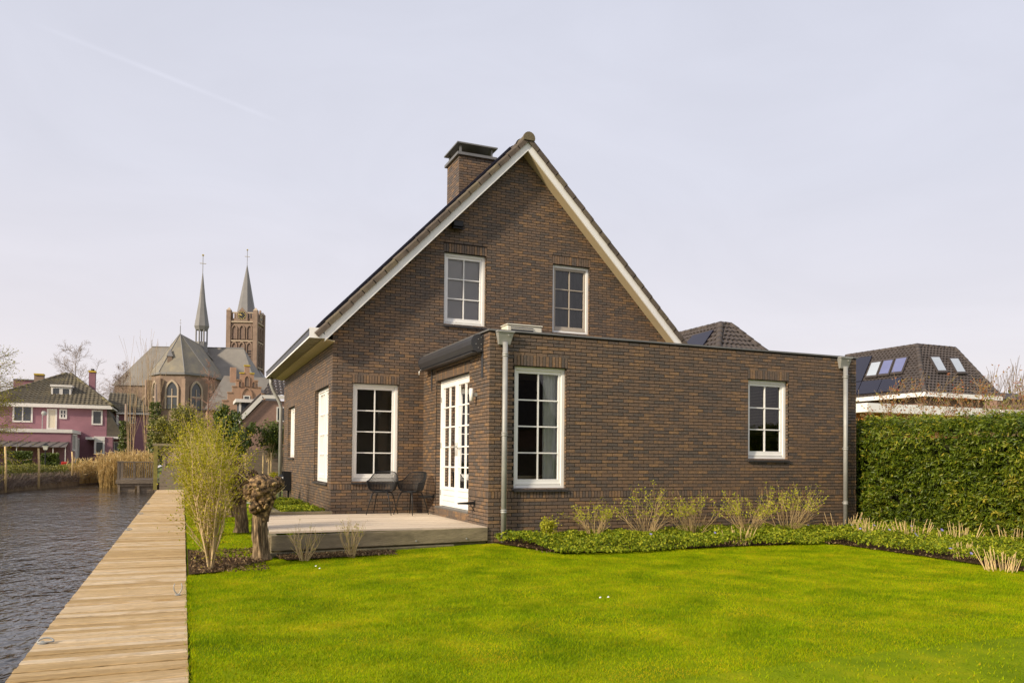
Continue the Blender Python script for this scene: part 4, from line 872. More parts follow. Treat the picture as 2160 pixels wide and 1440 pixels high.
# fallen petals on the lawn
M_petal=mat('white_petal',(.8,.8,.78),.6,var=.05)
for (u,v),lb in zip(((1266,1263),(1283,1262),(666,1196),(674,1201)),('white scrap lying on the lawn, larger of the right pair','white scrap lying on the lawn, smaller of the right pair','white daisy in the lawn before the bare shrubs, left one','white daisy in the lawn before the bare shrubs, right one')):
    q=at(u,v,Z=.01); o=MB().add([(q.x-.011,q.y-.006,.022),(q.x+.009,q.y-.008,.026),(q.x+.011,q.y+.008,.034),(q.x-.008,q.y+.007,.028),(q.x,q.y,.036)],[(0,1,4),(1,2,4),(2,3,4),(3,0,4)]).build('daisy' if 'daisy' in lb else 'paper_scrap',M_petal); tag(o,lb,'flower' if 'daisy' in lb else 'scrap')
# ================================================================== far side: helpers
M_pink=mat('pink_render',(.275,.135,.160),.9,var=.10,scale=1.2,bump=.25,bscale=14,stretch=(1,1,3))
M_pwhite=mat('old_white_paint',(.66,.62,.57),.6,var=.08)
M_dpane=mat('far_pane',(.05,.055,.06),.08,var=.2,scale=.6,spec=.6)
M_olive_tile=mat('mossy_tile',(0,0,0),.85,var=.35,scale=3,attr='rnd',ramp=[(0,(.085,.072,.052)),(.6,(.12,.10,.065)),(1,(.17,.145,.07))],var2=(.8,1.1))
M_ntile=mat('neighbour_tile',(0,0,0),.75,var=.2,scale=3,attr='rnd',ramp=[(0,(.058,.046,.041)),(1,(.088,.070,.060))],var2=(.5,1.))
M_slate=mat('church_slate',(.21,.19,.165),.7,var=.16,scale=.5,bump=.2,bscale=5)
M_slate2=mat('church_slate_mossy',(0,0,0),.75,var=.18,scale=.8,ramp=[(.35,(.205,.185,.155)),(.6,(.23,.20,.145)),(.8,(.27,.215,.13))])
M_lead=mat('spire_lead',(.205,.195,.19),.6,var=.12,scale=.6)
M_cbrick=mat('church_brick',(.25,.175,.13),.9,var=.22,scale=1.2,bump=.2,bscale=12)
M_cniche_shade=mat('church_brick_niche_shade',(.19,.13,.10),.9,var=.25,scale=2.)  # darker copy of the brick: niche shade put into the blind arch panels
M_stone=mat('church_stone',(.42,.33,.24),.9,var=.15)
M_louvre=mat('louvre_near_black',(.05,.045,.045),.8,var=.2)  # near-black colour of the tower louvre slats
M_gold=mat('gilt',(.75,.56,.18),.3,.9,var=.05)
M_step=mat('stepped_gable_brick',(.37,.225,.15),.9,var=.16,scale=2.,bump=.2,bscale=15)
M_lichen=mat('yellow_lichen',(.52,.36,.04),.9,var=.3,scale=3)
M_nbrick=mat('neighbour_brick',(.26,.16,.125),.9,var=.25,scale=6,bump=.3,bscale=30,stretch=(1,1,3))
M_bclad=mat('black_cladding',(.05,.055,.065),.7,var=.15,stretch=(1,1,8),scale=4)
M_orange=mat('cedar_slat',(.42,.17,.04),.7,var=.2,scale=5)
def fwin(parent,O,U,Nn,u0,u1,z0,z1,cols=1,rows=1,fw=.1,m_=None,pane=None,name='window',n1=.07):
    M=frameM(O,U,Nn); mb=MB()
    for b_ in ((u0,u0+fw,z0,z1),(u1-fw,u1,z0,z1),(u0+fw,u1-fw,z1-fw,z1),(u0+fw,u1-fw,z0,z0+fw)): mb.box(b_[0],b_[1],.0,n1,b_[2],b_[3],M=M)
    for i in range(1,cols): uu=u0+(u1-u0)*i/cols; mb.box(uu-fw*.35,uu+fw*.35,0,n1-.01,z0+fw,z1-fw,M=M)
    for i in range(1,rows): zz=z0+(z1-z0)*i/rows; mb.box(u0+fw,u1-fw,0,n1-.02,zz-fw*.3,zz+fw*.3,M=M)
    o=mb.build(name,m_ or M_pwhite,parent)
    MB().add([M@Vector(q) for q in ((u0+fw*.8,.025,z0+fw*.8),(u1-fw*.8,.025,z0+fw*.8),(u1-fw*.8,.025,z1-fw*.8),(u0+fw*.8,.025,z1-fw*.8))],[(0,1,2,3)]).build('pane',pane or M_dpane,o); return o
def tiled(name,m_,parent,A,B,C_,Dd,module=.3,rowh=.33,amp=.035):
    """wavy tile courses on the slope with eave A-B and ridge D-C"""
    A,B,C_,Dd=map(Vector,(A,B,C_,Dd)); nr=max(3,int(((Dd+C_)/2-(A+B)/2).length/rowh)); u=(B-A).normalized(); nm=u.cross((Dd-A)).normalized(); nm=nm if nm.z>0 else -nm; mb=MB()
    for r_i in range(nr):
        t0,t1=r_i/nr,(r_i+1)/nr; P0,Q0=A.lerp(Dd,t0),B.lerp(C_,t0); P1,Q1=A.lerp(Dd,t1),B.lerp(C_,t1)
        k=max(2,int((Q0-P0).length/module*4)); vs=[]
        for i in range(k+1):
            s=i/k; a=P0.lerp(Q0,s); ph=((a-A).dot(u))/module*2*math.pi; wv=amp*(.5+.5*math.sin(ph)); b_=P1.lerp(Q1,s)
            vs+=[a+nm*(.0+wv),a+nm*(.05+wv),b_+nm*(.01+wv)]
        mb.add(vs,[(3*i,3*i+3,3*i+4,3*i+1) for i in range(k)]+[(3*i+1,3*i+4,3*i+5,3*i+2) for i in range(k)],rng.uniform(.2,.8))
    return tag(mb.build(name,m_,parent),kind='stuff')
def caps(parent,P,Q,m_,r=.13,step=.4,name='ridge_tile'):
    P,Q=Vector(P),Vector(Q); n=max(2,int((Q-P).length/step)); d=(Q-P)/n
    for i in range(n): MB().tube([P+d*i,P+d*(i+1.06)],[r*1.08,r*.92],8,True,rng.uniform(0,1)).build(name,m_,parent,True)
# ================================================================== pink house across the water
ph=thing('pink_house','pink rendered house with hipped mossy tile roof across the canal','house',(-14,64,0))
Yf=62.; X=lambda u,Y,v=900: at(u,v,Y=Y).x; Zp=lambda v,Y,u=150: at(u,v,Y=Y).z
x1=X(225,Yf); x0=-22.; ze=5.25
boxpart('wall',M_pink,ph,x0,x1,Yf,71,-.2,ze); OF=Vector((0,Yf,0))
boxpart('eave_fascia',M_pwhite,ph,x0-.4,x1+.42,Yf-.45,Yf-.25,ze-.08,ze+.22); boxpart('eave_soffit',M_pwhite,ph,x0-.4,x1+.42,Yf-.25,71.3,ze+.001,ze+.12); 
pr=thing('x','x','x'); bpy.data.objects.remove(pr)
ap=at(145,788,Y=66.3); R1=Vector((ap.x-.15,66.3,ap.z)); R2=Vector((ap.x+.15,66.3,ap.z)); E0=Vector((x0+2.2,Yf-.45,ze+.2)); E1=Vector((x1+.45,Yf-.45,ze+.2)); E2=Vector((x1+.45,71,ze+.2)); E3=Vector((x0+2.2,71,ze+.2))
rfp=MB().add([E0,E1,E2,E3,R1,R2],[(0,1,5,4),(1,2,5),(2,3,4,5),(3,0,4)]).build('roof',M_olive_tile,ph)
tiled('tile_field',M_olive_tile,rfp,E0,E1,R2,R1,.33,.36,.06); tiled('tile_field',M_olive_tile,rfp,E1,E2,R2,R2+Vector((0,.01,0)),.33,.36,.06); caps(rfp,E0,R1,M_olive_tile,.14,.5); caps(rfp,E1,R2,M_olive_tile,.14,.5)
for (a,b_,c,d,cl,rw) in ((26,68.6,892.5,858,2,1),(124.5,141,883.5,862.95,2,2),(193,216,894.7,863,1,1)): fwin(ph,OF,VX,-VY,X(a,Yf),X(b_,Yf),Zp(c,Yf),Zp(d,Yf),cl,rw,.12)
fwin(ph,OF,VX,-VY,X(98.4,Yf),X(120,Yf),Zp(906,Yf),Zp(863,Yf),1,1,.12,pane=mat('cream_door',(.62,.55,.42),.7,var=.1,stretch=(6,1,1)),name='balcony_door')
# roof dormer
dm=boxpart('dormer',M_pwhite,ph,X(106,62.95),X(149,62.95),62.95,66.4,Zp(836,62.95),Zp(815,62.95)); boxpart('dormer_roof',M_pwhite,dm,X(104,62.85),X(151,62.85),62.75,66.5,Zp(816.5,62.95),Zp(812.5,62.95)); OD=Vector((0,62.95,0))
fwin(ph,OD,VX,-VY,X(107,62.95),X(127,62.95),Zp(835,62.95),Zp(817.5,62.95),1,1,.11); fwin(ph,OD,VX,-VY,X(127.5,62.95),X(148,62.95),Zp(835,62.95),Zp(817.5,62.95),1,1,.11)
cm=boxpart('chimney',M_pink,ph,X(185,65),X(198.5,65),65,65.8,6.,Zp(783,65)); MB().box(X(184,65),X(199.5,65),64.93,65.87,Zp(783,65),Zp(779.5,65)).build('cap',M_lichen,cm); MB().tube([(X(192,65),65.4,Zp(779.5,65)),(X(192,65),65.4,Zp(775,65))],.14,8).build('pot',M_black,cm)
boxpart('rear_dormer_wall',M_pink,ph,X(26,67),X(78,67),67,70,5.4,Zp(806,67)); boxpart('rear_dormer_coping',M_zincd,ph,X(25,67),X(79,67),66.9,70.1,Zp(806,67)+.002,Zp(803.5,67))
c2=boxpart('rear_chimney',M_cbrick,ph,X(72,66.8),X(92,66.8),66.2,66.8,6.,Zp(795,66.8)); boxpart('cap',M_lichen,c2,X(71.5,66.8),X(92.5,66.8),66.1,66.9,Zp(795,66.8)+.001,Zp(792,66.8))
# low flat roofed front wing with canopy
Ye=56.5; xe=X(150,Ye); zt=Zp(909,Ye); boxpart('front_wing',M_pink,ph,x0,xe,Ye,Yf-.005,-.2,zt-.14); boxpart('front_wing_fascia',M_pwhite,ph,x0-.1,xe+.1,Ye-.1,Yf-.01,zt-.138,zt+.12)
OE=Vector((xe,0,0))
for (ya,yb,za,zb_,nm) in ((57.3,58.7,2.1-.45,2.95,'window'),(58.9,59.8,.2,2.95,'side_door'),(60.3,61.3,1.3-.2,2.7,'window')): fwin(ph,OE,VY,VX,ya,yb,za,zb_,2 if nm=='window' else 1,1,.1,name=nm,pane=None if nm=='window' else M_pwhite)
cnp=MB().add([(x0,Ye-.005,Zp(932,Ye)),(X(146,Ye),Ye-.005,Zp(932,Ye)),(X(140,Ye-2.4),Ye-2.4,Zp(943,Ye-2.4)),(x0,Ye-2.4,Zp(943,Ye-2.4))],[(0,1,2,3)]); cn=cnp.build('canopy',M_anth,ph)
cn.data.materials[0]=mat('corrugated_grey',(.13,.11,.095),.7,var=.15)
for k in range(16):
    xa=x0+.4+k*.62
    if xa<X(140,Ye-2.4): MB().tube([(xa+.35,Ye-.03,Zp(932,Ye)+.03),(xa,Ye-2.4,Zp(943,Ye-2.4)+.03)],.022,5).build('canopy_rib',cn.data.materials[0],cn)
for u in (35,112,138): boxpart('canopy_post',M_pwhite,ph,X(u,Ye-2.3),X(u,Ye-2.3)+.05,Ye-2.3,Ye-2.25,-.1,Zp(943,Ye-2.4)-.03)
# ground floor right bay, tile hung slope and rear wing
boxpart('porch_fascia',M_pwhite,ph,X(182,61),X(200,61),60.6,61.98,Zp(926,61),Zp(921,61))
bo=boxpart('bay',M_pink,ph,X(199,61),X(238,61),60.9,61.99,-.2,Zp(920,61)); fwin(ph,Vector((0,60.9,0)),VX,-VY,X(200,61),X(222,61),Zp(957,61),Zp(928,61),1,1,.14); boxpart('bay_lintel',M_pwhite,ph,X(200,61),X(222,61),60.8,60.899,Zp(928,61)+.002,Zp(920,61))
mb=MB(); a=Vector((x1+.02,Yf,5.2)); mb.add([a,a+Vector((0,5.5,0)),a+Vector((1.25,5.5,-2.3)),a+Vector((1.25,0,-2.3)),a+Vector((0,0,-2.3)),a+Vector((0,5.5,-2.3))],[(0,3,2,1),(0,4,3),(1,2,5),(3,4,5,2)]); mb.build('side_slope',M_olive_tile,ph)
boxpart('side_slope_eave',M_pwhite,ph,x1-.9,x1+1.45,Yf-.35,67.6,2.72,2.9-.002); boxpart('side_bay_wall',M_pink,ph,x1+.005,x1+1.1,Yf+.3,67.4,-.2,2.719)
fwin(ph,Vector((0,Yf+.3,0)),VX,-VY,x1+.2,x1+.95,.9,2.5,2,1,.1); fwin(ph,Vector((x1+.62,0,0)),VY,VX,63.3,64.9,3.1,4.8,2,1,.1)
xw=X(310,67); boxpart('rear_wing',M_pink,ph,x1+.01,xw,67.6,74,-.2,5.05); boxpart('rear_wing_fascia',M_pwhite,ph,x1+.3,xw+.3,67.2,67.5,5.06,5.26); fwin(ph,Vector((0,67.6,0)),VX,-VY,X(270,67.6),X(286,67.6),4.25,4.85,1,1,.1)
w2=MB().add([(x1-.5,67.2,5.2),(xw+.4,67.2,5.2),(xw-1.2,70.6,7.15),(x1-.5,70.6,7.15),(xw+.4,74.4,5.2),(x1-.5,74.4,5.2)],[(0,1,2,3),(1,4,2),(4,5,3,2)]).build('rear_wing_roof',M_olive_tile,ph)
tiled('tile_field',M_olive_tile,w2,(x1-.5,67.2,5.2),(xw+.4,67.2,5.2),(xw-1.2,70.6,7.15),(x1-.5,70.6,7.15),.33,.36,.06)
# garden of the pink house
def clipbox(lb,u0,u1,v0,v1,Y,dep,n=2600,ls=.14,lm=M_box):
    a,b_=X(u0,Y),X(u1,Y); hedge_box('clipped_hedge',lb,a,b_,Y,Y+dep,Zp(v0,Y),n,ls,.6,lm,.08,z0=.1,core=M_core,faces='lftr',droop=.1,cat='hedge',group='clipped box hedges before the pink house')
clipbox('box clipped evergreen hedge under the canopy, wider one',10,64,953,982,51,1.2)
clipbox('box clipped evergreen hedge under the canopy, narrower one right of the garden lamp',87,121,957,982,51,1.2)
clipbox('small round topped evergreen bush by the pink house door',163,184,971,984,54,1.0,900,.14)
lmp=thing('garden_lamp','slim black garden lantern post before the pink house','lamp post',(X(97,50),50,.1)); lx=X(97,50); MB().tube([(lx,50,.1),(lx,50,Zp(949,50))],.04,8).build('post',M_black,lmp)
zz=Zp(949,50); MB().add([(lx-.1,49.9,zz),(lx+.1,49.9,zz),(lx+.1,50.1,zz),(lx-.1,50.1,zz),(lx-.17,49.83,zz+.3),(lx+.17,49.83,zz+.3),(lx+.17,50.17,zz+.3),(lx-.17,50.17,zz+.3)],[(0,1,5,4),(1,2,6,5),(2,3,7,6),(3,0,4,7),(0,3,2,1)]).build('lantern_glass',M_pwhite,lmp); MB().add([(lx-.2,49.8,zz+.302),(lx+.2,49.8,zz+.302),(lx+.2,50.2,zz+.302),(lx-.2,50.2,zz+.302),(lx,50,zz+.48)],[(0,1,4),(1,2,4),(2,3,4),(3,0,4),(0,3,2,1)]).build('lantern_roof',M_black,lmp)
M_red=mat('red_plastic',(.5,.03,.02),.5); wb=thing('garden_cart','small red garden cart by the pink house','cart',(X(138,53),53,.1)); xa,xb=X(132,53),X(144,53); boxpart('tray',M_red,wb,xa,xb,52.7,53.3,.55,.85,bevel=.03)
for x in (xa+.05,xb-.09): boxpart('leg',M_black,wb,x,x+.04,52.75,52.8,.1,.55)
sa=thing('satellite_dish_mast','thin mast with small dish on the front wing roof','antenna',(X(89,58),58,3)); xa=X(89,58); MB().tube([(xa,58,zt),(xa,58,Zp(868,58))],.03,6).build('mast',M_zinc,sa); MB().lathe((xa+.1,57.9,Zp(873,58)),[(.02,0),(.1,.02),(.17,.05),(.18,.06),(.02,.01)],12,axis='Y').build('dish',M_zinc,sa)
# bank hedge, reeds and posts along the water
hb=[(-13.4,26.5),(-13.0,33.5),(-11.4,41.5),(-9.6,48)]
for (p,q,nm,n) in ((hb[0],hb[1],'left stretch, nearest the water',7000),(hb[1],hb[2],'middle stretch before the pink house',7000),(hb[2],hb[3],'right stretch next to the reeds',5000)):
    t_=thing('bank_hedge','low olive hedge on the canal bank, '+nm,'hedge',(p[0],p[1],.1),'hedges on the canal bank'); P=[]
    for i in range(n):
        s=rng.uniform(); a=rng.uniform(-.6,.6); x=p[0]+(q[0]-p[0])*s+a-.5; y=p[1]+(q[1]-p[1])*s+rng.uniform(-.3,.3); hh=.15+.62*math.sqrt(max(0,1-(a/.7)**2))*(1+.35*mnoise.noise((x*.9,y*.9,2))); P.append((x,y,.0+hh*math.sqrt(rng.uniform(.05,1))))
    tag(mobj('foliage',leafmesh('foliage',P,.11,.5,.0,None,1.),M_olive,t_),kind='stuff')
P=[];seg=[]
for i in range(5500):
    s=rng.uniform(0,1)**.8; k=0 if s<.36 else 1 if s<.72 else 2; s2=(s-[0,.36,.72][k])/[.36,.36,.28][k]; p,q=hb[k],hb[k+1]; x=p[0]+(q[0]-p[0])*s2+rng.uniform(-.1,.55); y=p[1]+(q[1]-p[1])*s2
    h=rng.uniform(.15,.75); seg.append((np.array([x,y,-.5+rng.uniform(0,.4)]),np.array([x+rng.normal()*.25,y+rng.normal()*.25,-.35+h]),.012,.006))
tag(mobj('bank_litter',segmesh('bank_litter',seg,3),M_twigd),'tangle of dead stems along the canal bank','dead stems',kind='stuff')
def reeds(name,lb,n,pts,h,lean=.12,plume=True):
    S=[];P=[]
    for i in range(n):
        x,y,z=pts(); hh=h*rng.uniform(.6,1.1); d=np.array([rng.normal()*lean,rng.normal()*lean,1.]); q=np.array([x,y,z])+d*hh; S.append((np.array([x,y,z]),q,.016,.009))
        if plume and rng.uniform()<.35: P+=[q+np.array([0,0,.06*k]) for k in range(3)]
        P+=[np.array([x,y,z])+d*hh*rng.uniform(.3,.95) for _ in range(2)]
    t_=thing(name,lb,'reeds',tuple(S[0][0])); tag(mobj('stalks',segmesh('stalks',S,3),M_reed,t_),kind='stuff'); tag(mobj('blades',leafmesh('blades',P,.34,.10,-.6,None,.5),M_reed,t_),kind='stuff'); return t_
reeds('reed_bed','dry golden reed bed on the bank left of the platform',420,lambda:(lambda s:(-10.6+1.6*s+rng.uniform(-.4,.4),43+5*s+rng.uniform(-.5,.5),-.4))(rng.uniform()),1.3)
reeds('reed_bed','tall golden reeds standing behind the timber platform',900,lambda:(rng.uniform(-8.9,-6.2),rng.uniform(38.5,43),-.5),1.85)
for (u,v0,v1,Y),lb in zip(((12,941,1020,30.5),(82,945,1012,32.5),(153,952,988,40),(219,957,985,44)),('leftmost of four pale stakes on the canal bank','second from left of four pale stakes on the canal bank','third from left of four pale stakes on the canal bank','rightmost of four pale stakes, beside the reeds')):
    a=at(u,v1,Y=Y); b_=at(u-1,v0,Y=Y); tag(MB().tube([tuple(a-Vector((0,0,.4))),tuple(a.lerp(b_,.5)+Vector((.02,0,0))),tuple(b_)],[.05,.048,.04],7).build('bank_stake',M_straw,None,True),lb,'stake','stakes on the canal bank')
# timber platform with railing
pl=thing('timber_platform','weathered timber platform with baluster railing over the water','platform',(-6.6,33,-.5)); Yp=32.3
xa,xb=X(247,Yp,1010),X(331,Yp,1010); zd=Zp(1011,Yp,290); zr=Zp(975,Yp,290)
i=0; x=xa
while x<xb: boxpart('deck_plank',M_oldwood,pl,x,min(x+.135,xb),Yp,Yp+3.6,zd-.04,zd); x+=.142
boxpart('edge_beam',M_oldwood,pl,xa-.06,xb+.06,Yp-.06,Yp-.002,zd-.2,zd+.01); boxpart('lower_beam',M_oldwood,pl,xa,xb,Yp+.02,Yp+.1,zd-.33,zd-.21)
for x in (xa+.03,(xa+xb)/2,xb-.13): boxpart('pile',M_oldwood,pl,x,x+.11,Yp+.0,Yp+.12,-1.1,zd-.2)
for k in range(2): 
    for j in range(2): a=xa+.15+k*(xb-xa-.12)/2; boxpart('bulkhead_board',M_oldwood,pl,a,a+(xb-xa)/2-.25,Yp+.13,Yp+.17,-.75+j*.30,-.46+j*.30)
for x in (xa,(xa+xb)/2-.2,xb-.09): boxpart('rail_post',M_oldwood,pl,x,x+.09,Yp,Yp+.09,zd+.002,zr+.06)
boxpart('top_rail',M_oldwood,pl,xa-.03,xb+.03,Yp-.02,Yp+.11,zr-.001,zr+.05); boxpart('bottom_rail',M_oldwood,pl,xa+.09,xb-.09,Yp+.02,Yp+.07,zd+.05,zd+.1)
x=xa+.13
while x<xb-.12: boxpart('baluster',M_oldwood,pl,x,x+.038,Yp+.025,Yp+.06,zd+.1,zr-.002); x+=.098
for yy in np.arange(Yp+.3,Yp+3.5,.4): boxpart('side_baluster',M_oldwood,pl,xa+.02,xa+.06,yy,yy+.04,zd+.002,zr)
boxpart('side_rail',M_oldwood,pl,xa,xa+.08,Yp+.12,Yp+3.5,zr+.001,zr+.05)
# fences behind the house
def fence(lb,x0_,x1_,Y,z0_,z1_,bh=.16,slope=0,posts=True,m_=M_oldwood):
    t_=thing('board_fence',lb,'fence',((x0_+x1_)/2,Y,z0_)); z=z0_
    while z<z1_-.02:
        if slope: 
            xs_=x0_+max(0,(z-(z1_-slope)))*1.0
        else: xs_=x0_
        boxpart('board',m_,t_,xs_,x1_,Y,Y+.025,z,min(z+bh-.012,z1_)); z+=bh
    if posts:
        x=x0_+.1
        while x<x1_: boxpart('post',m_,t_,x,x+.09,Y+.026,Y+.11,z0_,z1_+.03); x+=1.8
    return t_
M_fen=mat('brown_fence',(.17,.135,.10),.85,var=.3,scale=4,bump=.3,bscale=14,stretch=(1,8,8))
fence('slanted end panel of weathered boards beside the timber platform',-5.45,-3.4,26.,-.15,1.35,.17,.9)
fence('long brown horizontal board fence behind the house',-4.2,5.,21.,.25,1.62,.165,0,True,M_fen)
for (u,Y) in ((552,19.8),(561,19.8)):
    pass
# tall mossy post with dark ivy beside the platform
a=at(327,940,Y=30); gp_=thing('mossy_post','mossy gate post with dark ivy beside the timber platform','post',(a.x,30,-.1)); boxpart('shaft',mat('mossy_wood',(.24,.20,.05),.9,var=.4,scale=4),gp_,a.x-.05,a.x+.12,30,30.15,-.3,a.z); boxpart('lintel',M_fascia,gp_,a.x-.1,a.x+1.0,30.02,30.12,a.z+.001,a.z+.12)
def leafblob(name,lb,cat,c,rad,n,ls,lm,group=None,trunk=None,asp=.5,sm=M_twigd,hol=.5,zmin=None):
    """crown of many leaves gathered in uneven clumps, on limbs"""
    c=np.array(c,float); rad=np.array(rad,float); nc=max(10,int(n/140)); cl=rng.normal(size=(nc,3)); cl/=np.linalg.norm(cl,axis=1,keepdims=True); cl*=rng.uniform(hol,1.,(nc,1)); cw=rng.uniform(.12,.26,nc)
    k=rng.integers(0,nc,n); P=c+(cl[k]+rng.normal(size=(n,3))*cw[k][:,None])*rad
    base=(c[0],c[1],trunk if trunk is not None else c[2]-rad[2]); t_=thing(name,lb,cat,base,group)
    tag(mobj('crown',leafmesh('crown',P,ls,asp,.1,None,1.),lm,t_),kind='stuff')
    S=[]; b0=np.array(base)
    for j in range(min(nc,40)):
        q=c+cl[j]*rad*.9; m1=b0*.35+q*.65-np.array([0,0,.1*rad[2]]); m1[:2]=b0[:2]*.6+q[:2]*.4; S+= [(b0+np.array([0,0,max(0,(c[2]-rad[2]-b0[2]))*.8]),m1,.03*rad[2],.02*rad[2]),(m1,q,.02*rad[2],.006*rad[2])]
    S.append((b0,np.array([b0[0],b0[1],c[2]]),.05*max(rad[2],.8),.03*max(rad[2],.8))); mobj('trunk',segmesh('trunk',S,5),sm,t_); return t_
def PB(u,v,Y): return tuple(at(u,v,Y=Y))
def pxr(w_,Y,u=500): return abs(X(u+w_,Y)-X(u,Y))
leafblob('evergreen_shrub','dark evergreen shrub standing behind the boardwalk shrubs','shrub',PB(475,940,17.5),(pxr(42,17.5),.7,pxr(50,17.5)),5200,.11,M_dkleaf,trunk=-.1)
leafblob('evergreen_tree','bright topped evergreen tree before the black dormer','tree',PB(478,890,19),(pxr(26,19),.6,pxr(30,19)),2600,.12,M_dkleaf,trunk=-.1)
leafblob('espalier_tree','clear stemmed evergreen tree tied to stakes by the fence','tree',PB(568,920,19.8),(pxr(44,19.8),.45,pxr(33,19.8)),3600,.10,M_dkleaf,trunk=-.1,sm=M_twig)
leafblob('espalier_tree','clear stemmed evergreen tree left of the staked one','tree',PB(519,915,20.2),(pxr(20,20),.4,pxr(24,20)),1300,.10,M_dkleaf,trunk=-.1,sm=M_twig)
for u,lb in ((555,'left'),(572,'right')):
    a=at(u,970,Y=19.6); tag(MB().tube([(a.x,19.6,-.1),(a.x,19.6,1.5)],.03,6).build('tree_stake',M_straw,None,True),'round wooden stake supporting the espalier tree, '+lb+' one','stake','stakes of the espalier tree')
leafblob('yellow_conifer','feathery yellow-green conifer behind the boardwalk shrubs','tree',PB(395,895,34),(pxr(40,34),.9,pxr(34,34)),3000,.13,M_olive,trunk=-.1)
leafblob('yellow_conifer','feathery yellow-green conifer left of the first, by the mossy post','tree',PB(350,915,36),(pxr(32,36),.9,pxr(34,36)),3000,.15,M_olive,trunk=-.1)
leafblob('bank_shrub','grassy yellow shrub by the path behind the house','shrub',PB(578,1012,15),(pxr(26,15),.5,pxr(16,15)),1500,.09,M_spring,trunk=-.1)
# ivy clad trunks and bare poplar shoots
for (u,v0,v1,Y,lb) in ((263,888,965,49,'ivy clad trunk beside the pink house wing'),(326,848,925,46,'ivy clad trunk left of the church apse')):
    a,b_=at(u,v1,Y=Y),at(u,v0,Y=Y); t_=thing('ivy_trunk',lb,'tree',(a.x,Y,0),'ivy clad trunks'); MB().tube([(a.x,Y,-.1),(a.x+.1,Y,b_.z*.6),(a.x,Y,b_.z+1.2)],[.22,.17,.06],8).build('trunk',M_twigd,t_,True)
    n=1500; s=rng.uniform(0,1,n); an=rng.uniform(0,6.28,n); rr=rng.uniform(.15,.5,n)*(1.1-.4*s); P=np.stack([a.x+np.cos(an)*rr,Y+np.sin(an)*rr,a.z*.3+(b_.z-a.z*.3)*s],1); tag(mobj('ivy',leafmesh('ivy',P,.15,.8,.3,None,1.),M_ivy,t_),kind='stuff')
def shoots(lb,u0,u1,v0,v1,Y,n,m_=M_twigd):
    S=[];a=at((u0+u1)/2,v1,Y=Y); t_=thing('bare_poplar',lb,'tree',(a.x,Y,0),'bare poplars by the canal')
    for i in range(n):
        x=X(rng.uniform(u0,u1),Y,v1); z=Zp(v0,Y)*rng.uniform(.55,1.); p=np.array([a.x+(x-a.x)*.4,Y+rng.normal()*.4,0.]); tips=[]; 
        d=np.array([(x-p[0])/z,rng.normal()*.04,1.]); grow(p,d,z*.95,.035,1,S,tips,.06,4,.28,.25,.06,.3,.006,7)
    mobj('branches',segmesh('branches',S,3),m_,t_)
M_tanwig=mat('tan_twig',(.40,.28,.16),.85,var=.25)
shoots('bare poplar shoots between pink house and church, left clump',262,292,752,960,47,7,M_tanwig); shoots('bare poplar shoots between pink house and church, right clump',292,345,740,960,52,16,M_tanwig)
def baretree(lb,u,v0,v1,Y,spread,m_=M_twigd,h0=.0,dep=4,group='bare winter trees',ang=.75,lean=0,r=.2,leaf=None,nb=4):
    a=at(u,v1,Y=Y); top=at(u,v0,Y=Y).z; S=[];tips=[]; t_=thing('bare_tree',lb,'tree',(a.x,Y,h0),group); H=top-h0
    p=np.array([a.x,Y,h0]); q=p+np.array([lean,0,H*.42]); S.append((p,q,r,r*.7)); k=9
    S.append((q,p+np.array([lean,0,H*.97]),r*.7,.012))
    for i in range(26):
        t=rng.uniform(.0,1.)**.9; b0=q+(p+np.array([lean,0,H*.97])-q)*t; an=rng.uniform(0,6.28); L_=spread*(1-.72*t)*rng.uniform(.6,1.05)
        grow(b0,np.array([math.cos(an),math.sin(an),.35+.5*t]),L_*.55,r*.32*(1-.6*t),dep-1,S,tips,.3,nb,.58,ang,.12,.5,.007,3)
    mobj('branches',segmesh('branches',S,3),m_,t_)
    if leaf:
        P=np.array([q_[0] for q_ in tips if q_[2]<=1]); P=np.repeat(P,2,0)+rng.normal(size=(len(P)*2,3))*.12; tag(mobj('buds',leafmesh('buds',P,leaf[1],.5),leaf[0],t_),kind='stuff')
    return t_
baretree('bare broad crowned tree behind the pink house roof',155,731,985,86,6.4,r=.13,dep=3,nb=5)
baretree('smaller bare tree between pink house and church',256,771,985,92,4.6,r=.12,dep=3,leaf=(leafmat('brown_bud',[(0,(.20,.12,.09)),(1,(.32,.22,.17))],.2),.09))
baretree('bare reddish tree before the church apse',437,755,985,60,2.3,mat('reddish_twig',(.30,.17,.12),.85,var=.2),r=.11,dep=3)
baretree('bare young tree left of the stepped gable',401,840,985,42,1.6,M_tanwig,r=.07,dep=3)
# budding branches reaching in from the left edge
S=[];tips=[]; t_=thing('weeping_tree','budding tree reaching in from the left picture edge','tree',(-14.9,31,.1)); p0=np.array([-14.9,31.,.1]); S.append((p0,p0+np.array([0,0,2.4]),.2,.15))
for i in range(30): 
    b0=p0+np.array([0,0,rng.uniform(1.0,5.4)]); grow(b0,np.array([rng.uniform(.5,1.),rng.uniform(-.5,.5),rng.uniform(-.1,.6)]),rng.uniform(1.3,2.2),.035,2,S,tips,.35,4,.55,.5,-.12,.5,.006,4)
S.append((p0+np.array([0,0,2.4]),p0+np.array([0,0,5.5]),.15,.05))
mobj('branches',segmesh('branches',S,4),M_twigd,t_); P=np.array([q[0] for q in tips]); P=np.repeat(P,2,0)+rng.normal(size=(2*len(P),3))*.08; tag(mobj('buds',leafmesh('buds',P,.075,.45),M_spring,t_),kind='stuff')
